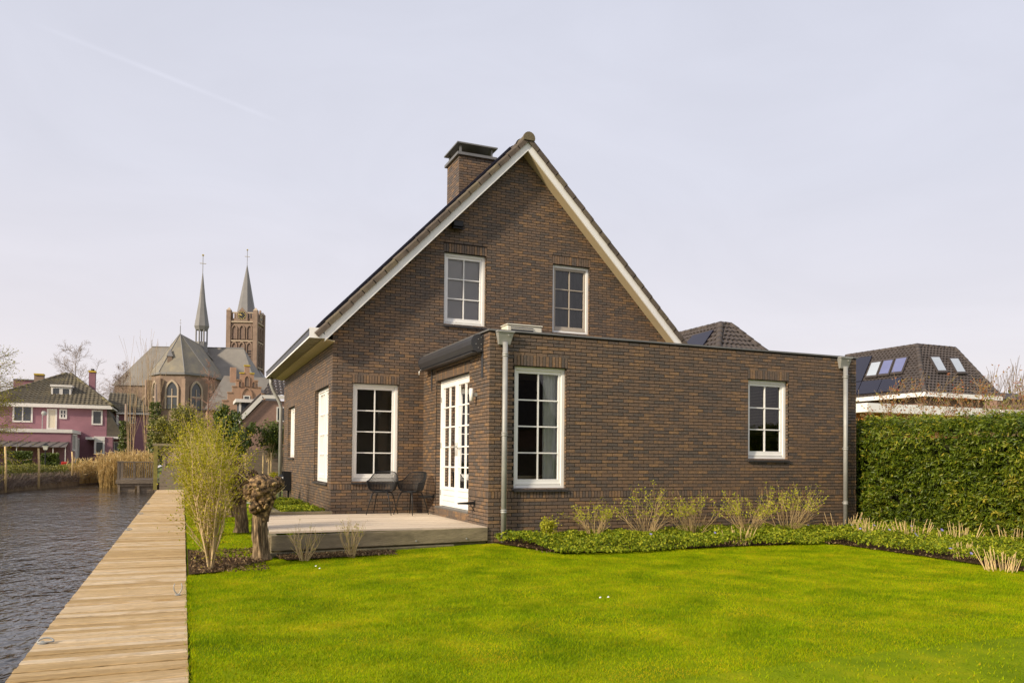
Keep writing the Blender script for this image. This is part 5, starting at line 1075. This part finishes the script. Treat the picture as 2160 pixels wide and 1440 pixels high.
# ================================================================== church
chu=thing('church','old brick church with polygonal apse, slate roofs and slender flèche'.replace('è','e'),'church',(-2.2,139.4,0))
fi=R(20); ax=Vector((math.sin(fi),math.cos(fi),0)); tr=Vector((math.cos(fi),-math.sin(fi),0)); A0=Vector((-5.35,131.2,0)); zr_,zeav=21.4,15.1
def CP(s,t,z): return A0+ax*s+tr*t+Vector((0,0,z))
w=4.6
# choir walls: 5 sided apse
ap_=[(9,-w),(0,-w),(-3.0,-w*.42),(-3.0,w*.42),(0,w),(9,w)]
mb=MB()
for (a,b_) in zip(ap_[:-1],ap_[1:]): mb.add([CP(*a,0),CP(*b_,0),CP(*b_,zeav),CP(*a,zeav)],[(0,1,2,3)])
mb.build('choir_wall',M_cbrick,chu)
ov=.35
apr=[(9,-w-ov),(-.1,-w-ov),(-3.35,-w*.42-.12),(-3.35,w*.42+.12),(-.1,w+ov),(9,w+ov)]; mb=MB(); top=CP(0,0,zr_+.4)
for (a,b_) in zip(apr[1:-2],apr[2:-1]): mb.add([CP(*a,zeav-.1),CP(*b_,zeav-.1),top],[(0,1,2)])
mb.add([CP(*apr[0],zeav-.1),CP(*apr[1],zeav-.1),top,CP(9,0,zr_)],[(0,1,2,3)]); mb.add([CP(*apr[-2],zeav-.1),CP(*apr[-1],zeav-.1),CP(9,0,zr_),top],[(0,1,2,3)])
cr=mb.build('choir_roof',M_slate2,chu)
for a in apr[1:-1]: MB().tube([CP(*a,zeav-.08),top],.09,5).build('hip_roll',M_lead,cr)
mb=MB()
for (a,b_) in zip(apr[:-1],apr[1:]): mb.add([CP(*a,zeav-.45),CP(*b_,zeav-.45),CP(*b_,zeav-.1),CP(*a,zeav-.1)],[(0,1,2,3)])
mb.build('cornice',M_lead,chu)
def arch_pts(w_,h,n=7):
    pts=[(-w_/2,0),(w_/2,0)]; sp=h-w_*.95
    pts+=[(w_/2-w_*(1-math.cos(t_)),sp+w_*math.sin(t_)*1.0) for t_ in np.linspace(0,math.acos(.5),n)]
    pts+=[(-x,y) for x,y in reversed(pts[2:-1])]; return pts
def gothic(parent,C0,U,Nn,w_,h,pane=M_dpane,fr=M_stone,tracery=True,name='arched_window',deep=.25):
    pts=arch_pts(w_,h); o_=[(x*1.28,(y-.0)*1.08-.0) for x,y in pts]; P=lambda x,z,n_:C0+U*x+Vector((0,0,z))+Nn*n_
    mb=MB(); n=len(pts)
    mb.add([P(*q,deep) for q in o_]+[P(*q,deep) for q in pts]+[P(*q,.02) for q in pts]+[P(*q,.0) for q in o_],[(i,(i+1)%n,n+(i+1)%n,n+i) for i in range(n)]+[(n+i,n+(i+1)%n,2*n+(i+1)%n,2*n+i) for i in range(n)]+[(3*n+i,3*n+(i+1)%n,(i+1)%n,i) for i in range(n)])
    o=mb.build(name,fr,parent); MB().add([P(*q,.05) for q in pts],[tuple(range(n))]).build('pane',pane,o)
    if tracery: M=frameM(C0,U,Nn); MB().box(-.07,.07,.06,.16,0,h*.72,M=M).box(-w_/2,w_/2,.06,.15,h*.42,h*.47,M=M).build('tracery',fr,o)
    return o
for (a,b_) in zip(ap_[:-1],ap_[1:]):
    pa,pb=CP(*a,0),CP(*b_,0); U=(pb-pa).normalized(); Nn=Vector((U.y,-U.x,0)); Nn=Nn if Nn.dot((pa+pb)/2-CP(3,0,0))>0 else -Nn; m_=(pa+pb)/2; nw=1 if (pb-pa).length<6 else 2
    for k in range(nw): gothic(chu,m_+U*((k-(nw-1)/2)*4.2)+Vector((0,0,9.0)),U,Nn,1.7,4.6)
    for q in (pa,): MB().prism([q+Nn*.9-U*.35,q+Nn*.9+U*.35,q-Nn*.3+U*.35,q-Nn*.3-U*.35],(0,0,zeav-1.2)).build('buttress',M_cbrick,chu)
MB().tube([top,top+Vector((0,0,1.3))],.06,5).build('finial',M_lead,chu); 
# small roof dormer on the apse
q=CP(-1.9,-.9,17.0); MB().box(-.35,.35,-.6,.5,-.6,.7,M=Matrix.Translation(q)).build('roof_dormer',M_cbrick,chu); MB().add([q+Vector((-.5,-.7,.7)),q+Vector((.5,-.7,.7)),q+Vector((.5,.6,.7)),q+Vector((-.5,.6,.7)),q+Vector((0,0,2.0))],[(0,1,4),(1,2,4),(2,3,4),(3,0,4)]).build('roof_dormer_cap',M_lead,chu)
# transept
tw=5.4; t0_,t1_=-9.5,7.0; sx=12.; e0,e1=-14.0,10.9
mb=MB(); mb.add([CP(sx,t0_,zr_-.3),CP(sx,t1_,zr_-.3),CP(sx-tw,e1,zeav-1.5),CP(sx-tw,e0,zeav-1.5),CP(sx+tw,e1,zeav-1.5),CP(sx+tw,e0,zeav-1.5)],[(0,3,2,1),(1,2,4),(0,5,3),(0,1,4,5)]); trf=mb.build('transept_roof',M_slate,chu)
MB().tube([CP(sx,t0_,zr_-.25),CP(sx,t1_,zr_-.25)],.12,5).build('ridge_roll',M_lead,trf)
MB().prism([CP(sx-tw+.3,e0+.3,0),CP(sx-tw+.3,e1-.3,0),CP(sx+tw,e1-.3,0),CP(sx+tw,e0+.3,0)],(0,0,zeav-1.55)).build('transept_wall',M_cbrick,chu)
for t_ in (-8.2,8.2): gothic(chu,CP(sx-tw+.3,t_,6.8),tr,-ax,1.6,5.,deep=.25)
MB().add([CP(9,0,zr_-.2),CP(34,0,zr_-.2),CP(34,-6,zeav-1),CP(12,-6,zeav-1),CP(34,6,zeav-1),CP(12,6,zeav-1)],[(0,1,2,3),(0,5,4,1)]).build('nave_roof',M_slate,chu)
MB().tube([CP(sx,t0_,zr_-.3),CP(sx,t0_,zr_+1.)],.05,5).build('finial',M_lead,chu)
# fleche
fc=CP(10.2,0,0); fl=MB()
def ring(rr,z,n=8,c=None): return [(c or fc)+Vector((rr*math.cos(2*math.pi*(k+.5)/n),rr*math.sin(2*math.pi*(k+.5)/n),z)) for k in range(n)]
zt1,zt2,ztop=zr_-1.,24.6,35.0
for k in range(8): 
    a=ring(1.0,0)[k]; MB().tube([a+Vector((0,0,21.4)),a+Vector((0,0,24.6))],.13,5).build('lantern_post',M_lead,chu)
fl.add(ring(1.15,20.)+ring(1.05,21.9),[(k,(k+1)%8,8+(k+1)%8,8+k) for k in range(8)]+[tuple(range(8,16))]); fl.add(ring(1.08,24.0)+ring(1.35,24.7)+ring(.62,29.2)+ring(.06,ztop-.6),[(8*j+k,8*j+(k+1)%8,8*j+8+(k+1)%8,8*j+8+k) for j in range(3) for k in range(8)]+[tuple(range(8))]); fl.build('fleche',M_lead,chu)
MB().tube([fc+Vector((0,0,21.9)),fc+Vector((0,0,24.))],.12,6).build('bell_frame',M_lead,chu)
def cross(c,z,s,parent):
    m_=MB().tube([c+Vector((0,0,z)),c+Vector((0,0,z+3.2*s))],.055*s,5).build('weathervane_rod',M_lead,parent); MB().tube([c+Vector((-.55*s,0,z+1.9*s)),c+Vector((.55*s,0,z+1.9*s))],.05*s,5).build('cross_arm',M_gold,m_); MB().lathe(c+Vector((0,0,z+3.2*s)),[(.01,0),(.16*s,.1*s),(.2*s,.24*s),(.1*s,.36*s),(.01,.42*s)],8).build('cock',M_gold,m_)
cross(fc,ztop-.8,1.,chu); cross(CP(0,0,0),zr_+1.5,.35,chu)
# tower
tow=thing('church_tower','square brick church tower with clock, blind arches and slate spire','tower',(7.2,164,0)); TC=at(519,700,Y=165); TC.z=0; hs_=2.75
def TP(u,n,z): return TC+tr*u-ax*n+Vector((0,0,z))
ztw=at(519,678,Y=165).z+.2; zsp=at(521,556,Y=165).z
MB().prism([TP(-hs_,hs_,0),TP(hs_,hs_,0),TP(hs_,-hs_,0),TP(-hs_,-hs_,0)],(0,0,ztw)).build('tower_body',M_cbrick,tow)
for u,n in ((-1,1),(1,1),(1,-1),(-1,-1)):
    c=TP(u*hs_,n*hs_,0); b_=.45; MB().prism([c+tr*(sx_*b_)-ax*(sy_*b_) for sx_,sy_ in ((-1,-1),(1,-1),(1,1),(-1,1))],(0,0,ztw+1.6)).build('corner_buttress',M_cbrick,tow)
    MB().add([c+tr*(sx_*b_*1.1)-ax*(sy_*b_*1.1)+Vector((0,0,ztw+1.6)) for sx_,sy_ in ((-1,-1),(1,-1),(1,1),(-1,1))]+[c+Vector((0,0,ztw+2.3))],[(0,1,4),(1,2,4),(2,3,4),(3,0,4),(0,3,2,1)]).build('pinnacle',M_stone,tow)
for (U,Nn,f) in ((tr,-ax,0),(ax,tr,1)):
    C0=TC+Nn*hs_
    for (zb0,h) in ((ztw-4.4,2.9),(ztw-9.9,4.8)):
        for k in (-1,0,1): gothic(tow,C0+U*(k*1.55)+Vector((0,0,zb0)),U,Nn,.95,h,pane=M_cniche_shade,fr=M_cbrick,tracery=False,name='blind_arch',deep=.28)
    for k in (-1,0,1):
        for j in range(6): MB().box(-.4,.4,.06,.2,0,.2,M=frameM(C0+U*(k*1.55)+Vector((0,0,ztw-9.7+j*.55)),U,Nn)).build('louvre',M_louvre,tow)
    for zb0 in (ztw-.9,ztw-4.9,ztw-10.3): MB().box(-hs_,hs_,0,.32,0,.28,M=frameM(C0+Vector((0,0,zb0)),U,Nn)).build('string_course',M_stone,tow)
    MB().box(-hs_+.4,hs_-.4,-.3,.12,1.05,1.3,M=frameM(C0+Vector((0,0,ztw)),U,Nn)).build('parapet_rail',M_stone,tow)
    for k in range(9): MB().box(-.12,.12,-.25,.05,0,1.06,M=frameM(C0+U*(-2.1+k*.52)+Vector((0,0,ztw)),U,Nn)).build('parapet_pier',M_cbrick,tow)
    Mx=frameM(C0+Vector((0,0,ztw)),U,Nn); MB().prism([Mx@Vector(q) for q in ((-1.15,.0,-.6),(1.15,.0,-.6),(1.15,.0,.9),(0,.0,2.25),(-1.15,.0,.9))],Nn*.35).build('clock_gable',M_cbrick,tow)
    cf=MB().add([Mx@Vector((.92*math.cos(a),.37,.55+.92*math.sin(a))) for a in np.linspace(0,2*math.pi,25)[:-1]],[tuple(range(24))]).build('clock_face',M_black,tow)
    mb=MB()
    for k in range(12): a=k*math.pi/6; T=Mx@Matrix.Translation((0,.39,.55))@Matrix.Rotation(-a,4,'Y'); mb.box(-.055,.055,-.01,.02,.6,.88,M=T)
    mb.build('hour_marks',M_gold,cf); mb=MB()
    for a,l in ((R(-52),.5),(R(-75),.75)): T=Mx@Matrix.Translation((0,.42,.55))@Matrix.Rotation(a,4,'Y'); mb.box(-.05,.05,-.01,.02,-.1,l,M=T)
    mb.build('clock_hands',M_gold,cf)
sp=MB(); n=8; tcx=TC+Vector((0,0,0)); r1=[tcx+Vector((2.12*math.cos(-fi+math.pi/8+k*math.pi/4),2.12*math.sin(-fi+math.pi/8+k*math.pi/4),ztw)) for k in range(8)]; r2=[tcx+Vector((2.02*math.cos(-fi+math.pi/8+k*math.pi/4),2.02*math.sin(-fi+math.pi/8+k*math.pi/4),ztw+1.0)) for k in range(8)]
sp.add(r1+r2+[tcx+Vector((0,0,zsp))],[(k,(k+1)%8,8+(k+1)%8,8+k) for k in range(8)]+[(8+k,8+(k+1)%8,16) for k in range(8)]); sp.build('spire',M_lead,tow); cross(tcx,zsp-.3,.95,tow)
MB().prism([TP(hs_,-hs_+.2,0),TP(hs_+1.6,-hs_+.2,0),TP(hs_+1.6,hs_-1.6,0),TP(hs_,hs_-1.6,0)],(0,0,ztw-13)).build('stair_turret',M_cbrick,tow); MB().add([TP(hs_-.1,-hs_+.1,ztw-13),TP(hs_+1.7,-hs_+.1,ztw-13),TP(hs_+1.7,hs_-1.5,ztw-13),TP(hs_-.1,hs_-1.5,ztw-13),TP(hs_,0,ztw-10.2)],[(0,1,4),(1,2,4),(2,3,4),(3,0,4)]).build('stair_turret_roof',M_lead,tow)
# ================================================================== stepped gable house
sg=thing('stepped_gable_house','orange brick house with stepped gable below the church','house',(2,88,0)); Ys=86.; Q=lambda u,v,Y=Ys: at(u,v,Y=Y)
gxm=Q(521,800).x; prof=[(0,740,6),(0,752,13),(0,767,25),(0,783,37),(0,806,45),(0,832,54)]
pts=[]; 
steps=[(5,772),(14,788),(22,803),(29,817),(38,830),(48,847)]; zbot=0.; poly=[]
def sx_(p): return p/ (FPX/ (math.cos(YAW)*(Ys+11.78)+math.sin(YAW)*6.5))
for (hw,v),nx in zip(steps,steps[1:]+[(56,864)]): poly.append((sx_(hw),Q(521,v).z))
L_=[];
for i,(hw,z) in enumerate(poly):
    L_.append((hw,z)); L_.append((hw,poly[i+1][1] if i+1<len(poly) else 0.))
prof=[(gxm-a,Ys,z) for a,z in L_]; prof2=[(gxm+a,Ys,z) for a,z in reversed(L_)]
gw=MB().prism(prof[::-1]+prof2[::-1],(0,.5,0)).build('stepped_gable',M_step,sg)
for i,(hw,z) in enumerate(poly):
    for s in (-1,1):
        w0=poly[i-1][0] if i else 0; a,b_=sorted((gxm+s*(w0+(.02 if i else 0)),gxm+s*(hw+.06))); boxpart('step_cap',M_lichen if i<2 else M_step,gw,a,b_,Ys-.08,Ys+.58,z+.001,z+.14)
OSG=Vector((gxm,Ys,0)); gothic(sg,OSG+Vector((0,0,Q(521,797).z-1.0)),VX,-VY,.5,1.25,pane=M_cniche_shade,fr=M_step,tracery=False,name='blind_arch',deep=.12)
for s in (-1,1): gothic(sg,OSG+Vector((s*.75,0,Q(521,803).z-.75)),VX,-VY,.32,.7,pane=M_cniche_shade,fr=M_step,tracery=False,name='blind_arch',deep=.12)
gothic(sg,OSG+Vector((0,0,Q(521,842).z)),VX,-VY,1.0,1.4,pane=M_step,fr=M_step,tracery=False,name='blind_arch',deep=.15); fwin(sg,Vector((gxm,Ys-.1,0)),VX,-VY,-.38,.38,Q(521,846).z,Q(521,834).z,1,1,.12)
for u in (488,505): fwin(sg,OSG,VX,-VY,Q(u,900).x-gxm,Q(u+9,900).x-gxm,Q(u,905).z,Q(u,880).z,2,2,.1)
a0_,b0_=Q(431,864,88).x,Q(600,864,88).x; ze_,zrr=Q(433,862,88).z,Q(470,792,91.5).z; r0,r1_=Q(473,792,91.5).x,Q(575,792,91.5).x
boxpart('wall',M_step,sg,a0_+.3,b0_,88.3,95,0,ze_)
MB().add([(a0_,88,ze_),(b0_,88,ze_),(r1_,91.5,zrr),(r0,91.5,zrr),(a0_,95.3,ze_),(b0_,95.3,ze_)],[(0,1,2,3),(0,3,4),(4,3,2,5),(1,5,2)]).build('roof',M_slate,sg)
MB().add([(gxm-poly[-1][0]+.2,Ys+.5,poly[-1][1]-.2),(gxm,Ys+.5,poly[1][1]-.3),(gxm+poly[-1][0]-.2,Ys+.5,poly[-1][1]-.2),(gxm-poly[-1][0]+.2,91,poly[-1][1]-.2),(gxm,91.4,poly[1][1]-.3),(gxm+poly[-1][0]-.2,91,poly[-1][1]-.2)],[(0,3,4,1),(1,4,5,2)]).build('gable_roof',M_slate,sg)
boxpart('gutter',M_lead,sg,a0_-.1,gxm-poly[-1][0],87.85,87.99,ze_-.12,ze_+.05)
for u in (492,):
    q=at(u,780,Y=91); boxpart('chimney',M_step,sg,q.x-.35,q.x+.35,90.8,91.6,zrr-1,q.z+.3)
# ================================================================== house with black dormer
dh=thing('dormer_house','brick house with white barge board and black clad dormer','house',(0,42,0)); Yd=41.; Q=lambda u,v,Y=Yd: at(u,v,Y=Y)
l,t_,rr=Q(503,895),Q(556,841),Q(660,838)
MB().prism([(l.x-.6,Yd,-.2),(6.,Yd,-.2),(6.,Yd,t_.z-.1),(t_.x,Yd,t_.z-.1),(l.x,Yd,l.z)],(0,7,0)).build('wall',M_nbrick,dh)
dv=Vector((t_.x-l.x,0,t_.z-l.z)).normalized(); l2=Vector(l)-dv*1.6
MB().prism([l2+Vector((0,-.25,0)),Vector(t_)+Vector((0,-.25,.05)),Vector(t_)+Vector((-.16,-.25,.24)),l2+Vector((-.2,-.25,.2))],(0,.06,0)).build('barge_board',M_pwhite,dh)
boxpart('eave_fascia',M_pwhite,dh,t_.x-.1,6.2,Yd-.25,Yd-.19,t_.z+.02,t_.z+.24)
MB().prism([l2+Vector((-.2,-.18,.21)),Vector(t_)+Vector((-.16,-.18,.25)),Vector(t_)+Vector((-.2,-.18,.36)),l2+Vector((-.28,-.18,.3))],(0,7.2,0)).build('roof',M_ntile,dh)
tiled('tile_field',M_ntile,dh,(t_.x-.1,Yd-.25,t_.z+.26),(6.2,Yd-.25,t_.z+.26),(6.2,Yd+3,t_.z+2.7),(t_.x+1.3,Yd+3,t_.z+2.7),.28,.34,.06)
fwin(dh,Vector((0,Yd,0)),VX,-VY,Q(583,880).x,Q(606,880).x,Q(590,889).z,Q(590,858).z,1,1,.07)
dx0,dx1=Q(505,850,42).x,Q(560,850,42).x; dm=boxpart('dormer',M_bclad,dh,dx0,dx1,42.,44.5,Q(520,893,42).z,Q(520,849,42).z)
z=Q(520,893,42).z
while z<Q(520,849,42).z-.1: boxpart('cladding_board',M_bclad,dm,dx0+.12,dx1,41.975,41.998,z,z+.155); z+=.17
boxpart('corner_trim',M_pwhite,dm,dx0-.02,dx0+.11,41.95,41.997,Q(520,896,42).z-.5,Q(520,849,42).z); boxpart('dormer_eave',M_pwhite,dm,Q(497,843,41.8).x,dx1,41.7,44.6,Q(520,849,42).z+.002,Q(520,844,42).z+.06)
# ================================================================== neighbours on the right
def plane_pt(u,v,P0,n): d=ray(u,v); o=Vector(CAM); return o+d*((Vector(P0)-o).dot(n)/d.dot(n))
def hiphouse(name,lb,Yc,corner,reave,leave,R1p,R2p,R3p,inset,m_,wallm,zwall=0.,caps_=True):
    C=at(*corner,Y=Yc); Rr=at(*reave,Y=Yc); Lf=at(*leave,X=C.x); R1=at(*R1p,Y=Yc+inset); R2=at(*R2p,Y=Yc+inset); R3=at(*R3p,X=R1.x); Rr.z=C.z; Lf.z=C.z; R2.z=R1.z; R3.z=R1.z; R2.x=max(R2.x,R1.x+.05)
    t_=thing(name,lb,'house',(C.x+3,Yc+3,0)); back=Vector((Rr.x,Lf.y,C.z)); R4=Vector((R2.x,R3.y,R1.z))
    rf=MB().add([C,Rr,R2,R1,R3,Lf,back,R4],[(0,1,2,3),(5,0,3,4),(1,6,7,2),(6,5,4,7),(3,2,7,4)]).build('roof',m_,t_)
    tag(tiled('tile_field',m_,rf,C,Rr,R2,R1,.25,.28,.045)); tiled('tile_field',m_,rf,Lf,C,R1,R3,.25,.28,.045)
    if caps_: caps(rf,C,R1,m_,.13); caps(rf,R1,R2,m_,.11); caps(rf,R1,R3,m_,.11); caps(rf,Rr,R2,m_,.13)
    MB().prism([(C.x+.5,C.y+.5,0),(Rr.x-.5,C.y+.5,0),(Rr.x-.5,Lf.y-.5,0),(C.x+.5,Lf.y-.5,0)],(0,0,C.z-.05)).build('wall',wallm,t_)
    n1=(Rr-C).cross(R1-C).normalized(); n1=n1 if n1.z>0 else -n1; n2=(Lf-C).cross(R1-C).normalized(); n2=n2 if n2.z>0 else -n2
    return t_,C,Rr,Lf,n1,n2
nb_,C,Rr,Lf,n1,n2=hiphouse('neighbour_house','large house with grey-brown hipped roof and skylights behind the hedge',16.,(1950,829),(2110,838),(1770,857),(1935,728),(2013,733),(1785,752),3.4,M_ntile,M_nbrick)
boxpart('eave_fascia',M_white,nb_,C.x-.05,Rr.x+.1,C.y-.06,C.y,C.z-.15,C.z+.06); boxpart('eave_fascia',M_white,nb_,C.x-.06,C.x-.001,C.y+.001,Lf.y,C.z-.15,C.z+.06)
M_sky=mat('skylight_glass',(.42,.46,.50),.06,var=.15,scale=.4,spec=.9); M_skyb=mat('skylight_glass_blue',(.13,.14,.28),.06,var=.25,scale=.4,spec=.9)
cv=lambda x,y:(1780+x/5.684,700+y/5.684)
def onroof(quad,n,P0,th,name,m_,parent,glassm=None):
    q=[plane_pt(*cv(*p),Vector(P0)+n*.08,n) for p in quad]; o=MB().prism(q,n*th).build(name,m_,parent)
    if glassm:
        c=sum(q,Vector())/4; g_=[c+(p-c)*.80+n*(th+.012) for p in q]; MB().add(g_,[(0,1,2,3)]).build('pane',glassm,o)
    return o
for qd,gm in ((((335,368),(472,350),(398,548),(258,562)),M_sky),(((483,345),(618,328),(545,528),(408,540)),M_skyb),(((628,320),(786,298),(705,505),(560,520)),M_skyb)): onroof(qd,n2,C,.08,'skylight',M_ntile,nb_,gm)
for qd in (((1010,298),(1135,298),(1240,495),(1120,497)),((1240,315),(1360,315),(1470,510),(1348,512))): onroof(qd,n1,C,.08,'skylight',M_ntile,nb_,M_sky)
for qd in (((60,325),(340,295),(215,595),(-60,620)),((-60,632),(215,603),(150,755),(-130,790)),((225,600),(460,577),(395,733),(158,755)),((467,576),(705,550),(640,710),(402,732))): onroof(qd,n2,C,.05,'solar_panel',M_panel,nb_)
cp=thing('carport','flat roofed outbuilding with white fascia and cedar slats','outbuilding',(20,10,0)); c0=at(1830,849,Y=11.); c1=at(1830,868,Y=11.)
boxpart('roof_slab',M_white,cp,c0.x,c0.x+9.,11.,15.,c1.z,c0.z); x=c0.x+.4
while x<c0.x+8.5: boxpart('cedar_slat',M_orange,cp,x,x+.09,11.6,11.63,0,c1.z-.002); x+=.11
y=11.65
while y<14.8: boxpart('cedar_slat',M_orange,cp,c0.x+.4,c0.x+.43,y,y+.09,0,c1.z-.002); y+=.11
rh,C2,_,_,_,n2b=hiphouse('rear_house','dark tiled hipped roof peeping over the flat extension',13.,(1512,770),(1665,772),(1330,800),(1520,683),(1540,685),(1425,709),2.2,M_ntile,M_nbrick)
q=[plane_pt(*p,Vector(C2)+n2b*.08,n2b) for p in ((1462,709),(1506,697),(1480,735),(1430,747))]; MB().prism(q,n2b*.05).build('solar_panel',M_panel,rh)
fr_=thing('far_house','small far roof right of the neighbour roof','house',(75,45,0)); a=at(2105,840,Y=40.); b_=at(2128,826,Y=42.); c=at(2175,845,Y=40.)
MB().add([(a.x,40,a.z),(c.x,40,a.z),(b_.x+3,43,b_.z),(b_.x,43,b_.z),(a.x,46,a.z),(c.x,46,a.z)],[(0,1,2,3),(0,3,4),(4,3,2,5),(1,5,2)]).build('roof',M_ntile,fr_); boxpart('wall',M_nbrick,fr_,a.x+.3,c.x,40.3,46,0,a.z)
# shrubs behind the hedge with red buds
def budshrub(lb,u,v0,Y,sp,n,lm,h0=0.,ls=.07):
    a=at(u,v0,Y=Y); S=[];tips=[]
    for i in range(n): an=rng.uniform(0,6.28); grow(np.array([a.x+rng.normal()*.15,Y+rng.normal()*.15,h0]),np.array([math.cos(an)*sp,math.sin(an)*sp,1.]),(a.z-h0)*rng.uniform(.6,.78),.022,2,S,tips,.25,4,.42,.6,.15,.4,.004,5)
    t_=thing('red_budding_shrub',lb,'shrub',(a.x,Y,h0),'budding shrubs beyond the hedge'); mobj('branches',segmesh('branches',S,3),M_tanwig,t_)
    P=np.array([q[0] for q in tips if q[0][2]>1.6]); k=rng.integers(0,len(P),min(1600,len(P))); P=P[k]+rng.normal(size=(len(k),3))*.05; tag(mobj('buds',leafmesh('buds',P,ls,.5),lm,t_),kind='stuff')
budshrub('bare shrub with red buds over the hedge, left one',1920,818,4.5,.22,5,M_redleaf); budshrub('bare shrub with orange buds over the hedge, middle one',1990,826,5.,.22,5,M_redleaf); budshrub('tall shrub with red and orange leaves over the hedge, right one',2078,802,4.,.2,6,M_redleaf)
budshrub('greenish shrub over the hedge at right picture edge',2135,858,3.,.4,5,M_olive,ls=.09)
for u,v0,lb in ((2100,796,'leftmost of the far bare poplars'),(2143,791,'second of the far bare poplars'),(2157,790,'rightmost of the far bare poplars')):
    a=at(u,850,Y=95.); S=[];tips=[]; zt_=at(u,v0,Y=95.).z; t_=thing('far_poplar',lb,'tree',(a.x,95,0),'far bare poplars')
    for i in range(9): an=rng.uniform(0,6.28); grow(np.array([a.x,95.,2.]),np.array([math.cos(an)*.10,math.sin(an)*.10,1.]),(zt_-2)*rng.uniform(.75,1),.16,1,S,tips,.08,5,.22,.3,.1,.3,.03,6)
    mobj('branches',segmesh('branches',S,3),M_twigd,t_)

# ================================================================== behind the viewer: the plots mirrored in the panes
oh=thing('opposite_house','brick house with tiled roof and skylights behind the viewer','house',(6,-32,0))
boxpart('wall',M_nbrick,oh,-6,16,-40,-31,-.2,3.2); MB().add([(-6.5,-30.6,3.1),(16.5,-30.6,3.1),(16.5,-35.5,8.),(-6.5,-35.5,8.),(-6.5,-40.4,3.1),(16.5,-40.4,3.1)],[(0,1,2,3),(3,2,5,4)]).build('roof',M_ntile,oh)
for x in (1.5,3.6,9.): MB().prism([(x,-31.9,4.4+.1),(x+.9,-31.9,4.5),(x+.9,-33.2,5.8),(x,-33.2,5.8)],(0,.07,.07)).build('skylight',M_sky,oh)
fence('dark slatted garden fence behind the viewer',-4.3,12.,-24.,-.1,1.9,.15,0,True,M_fen)
leafblob('evergreen_tree','bushy evergreen tree behind the viewer','tree',(-5.,-27,2.6),(2.2,1.4,2.2),5000,.2,M_dkleaf,trunk=-.1)
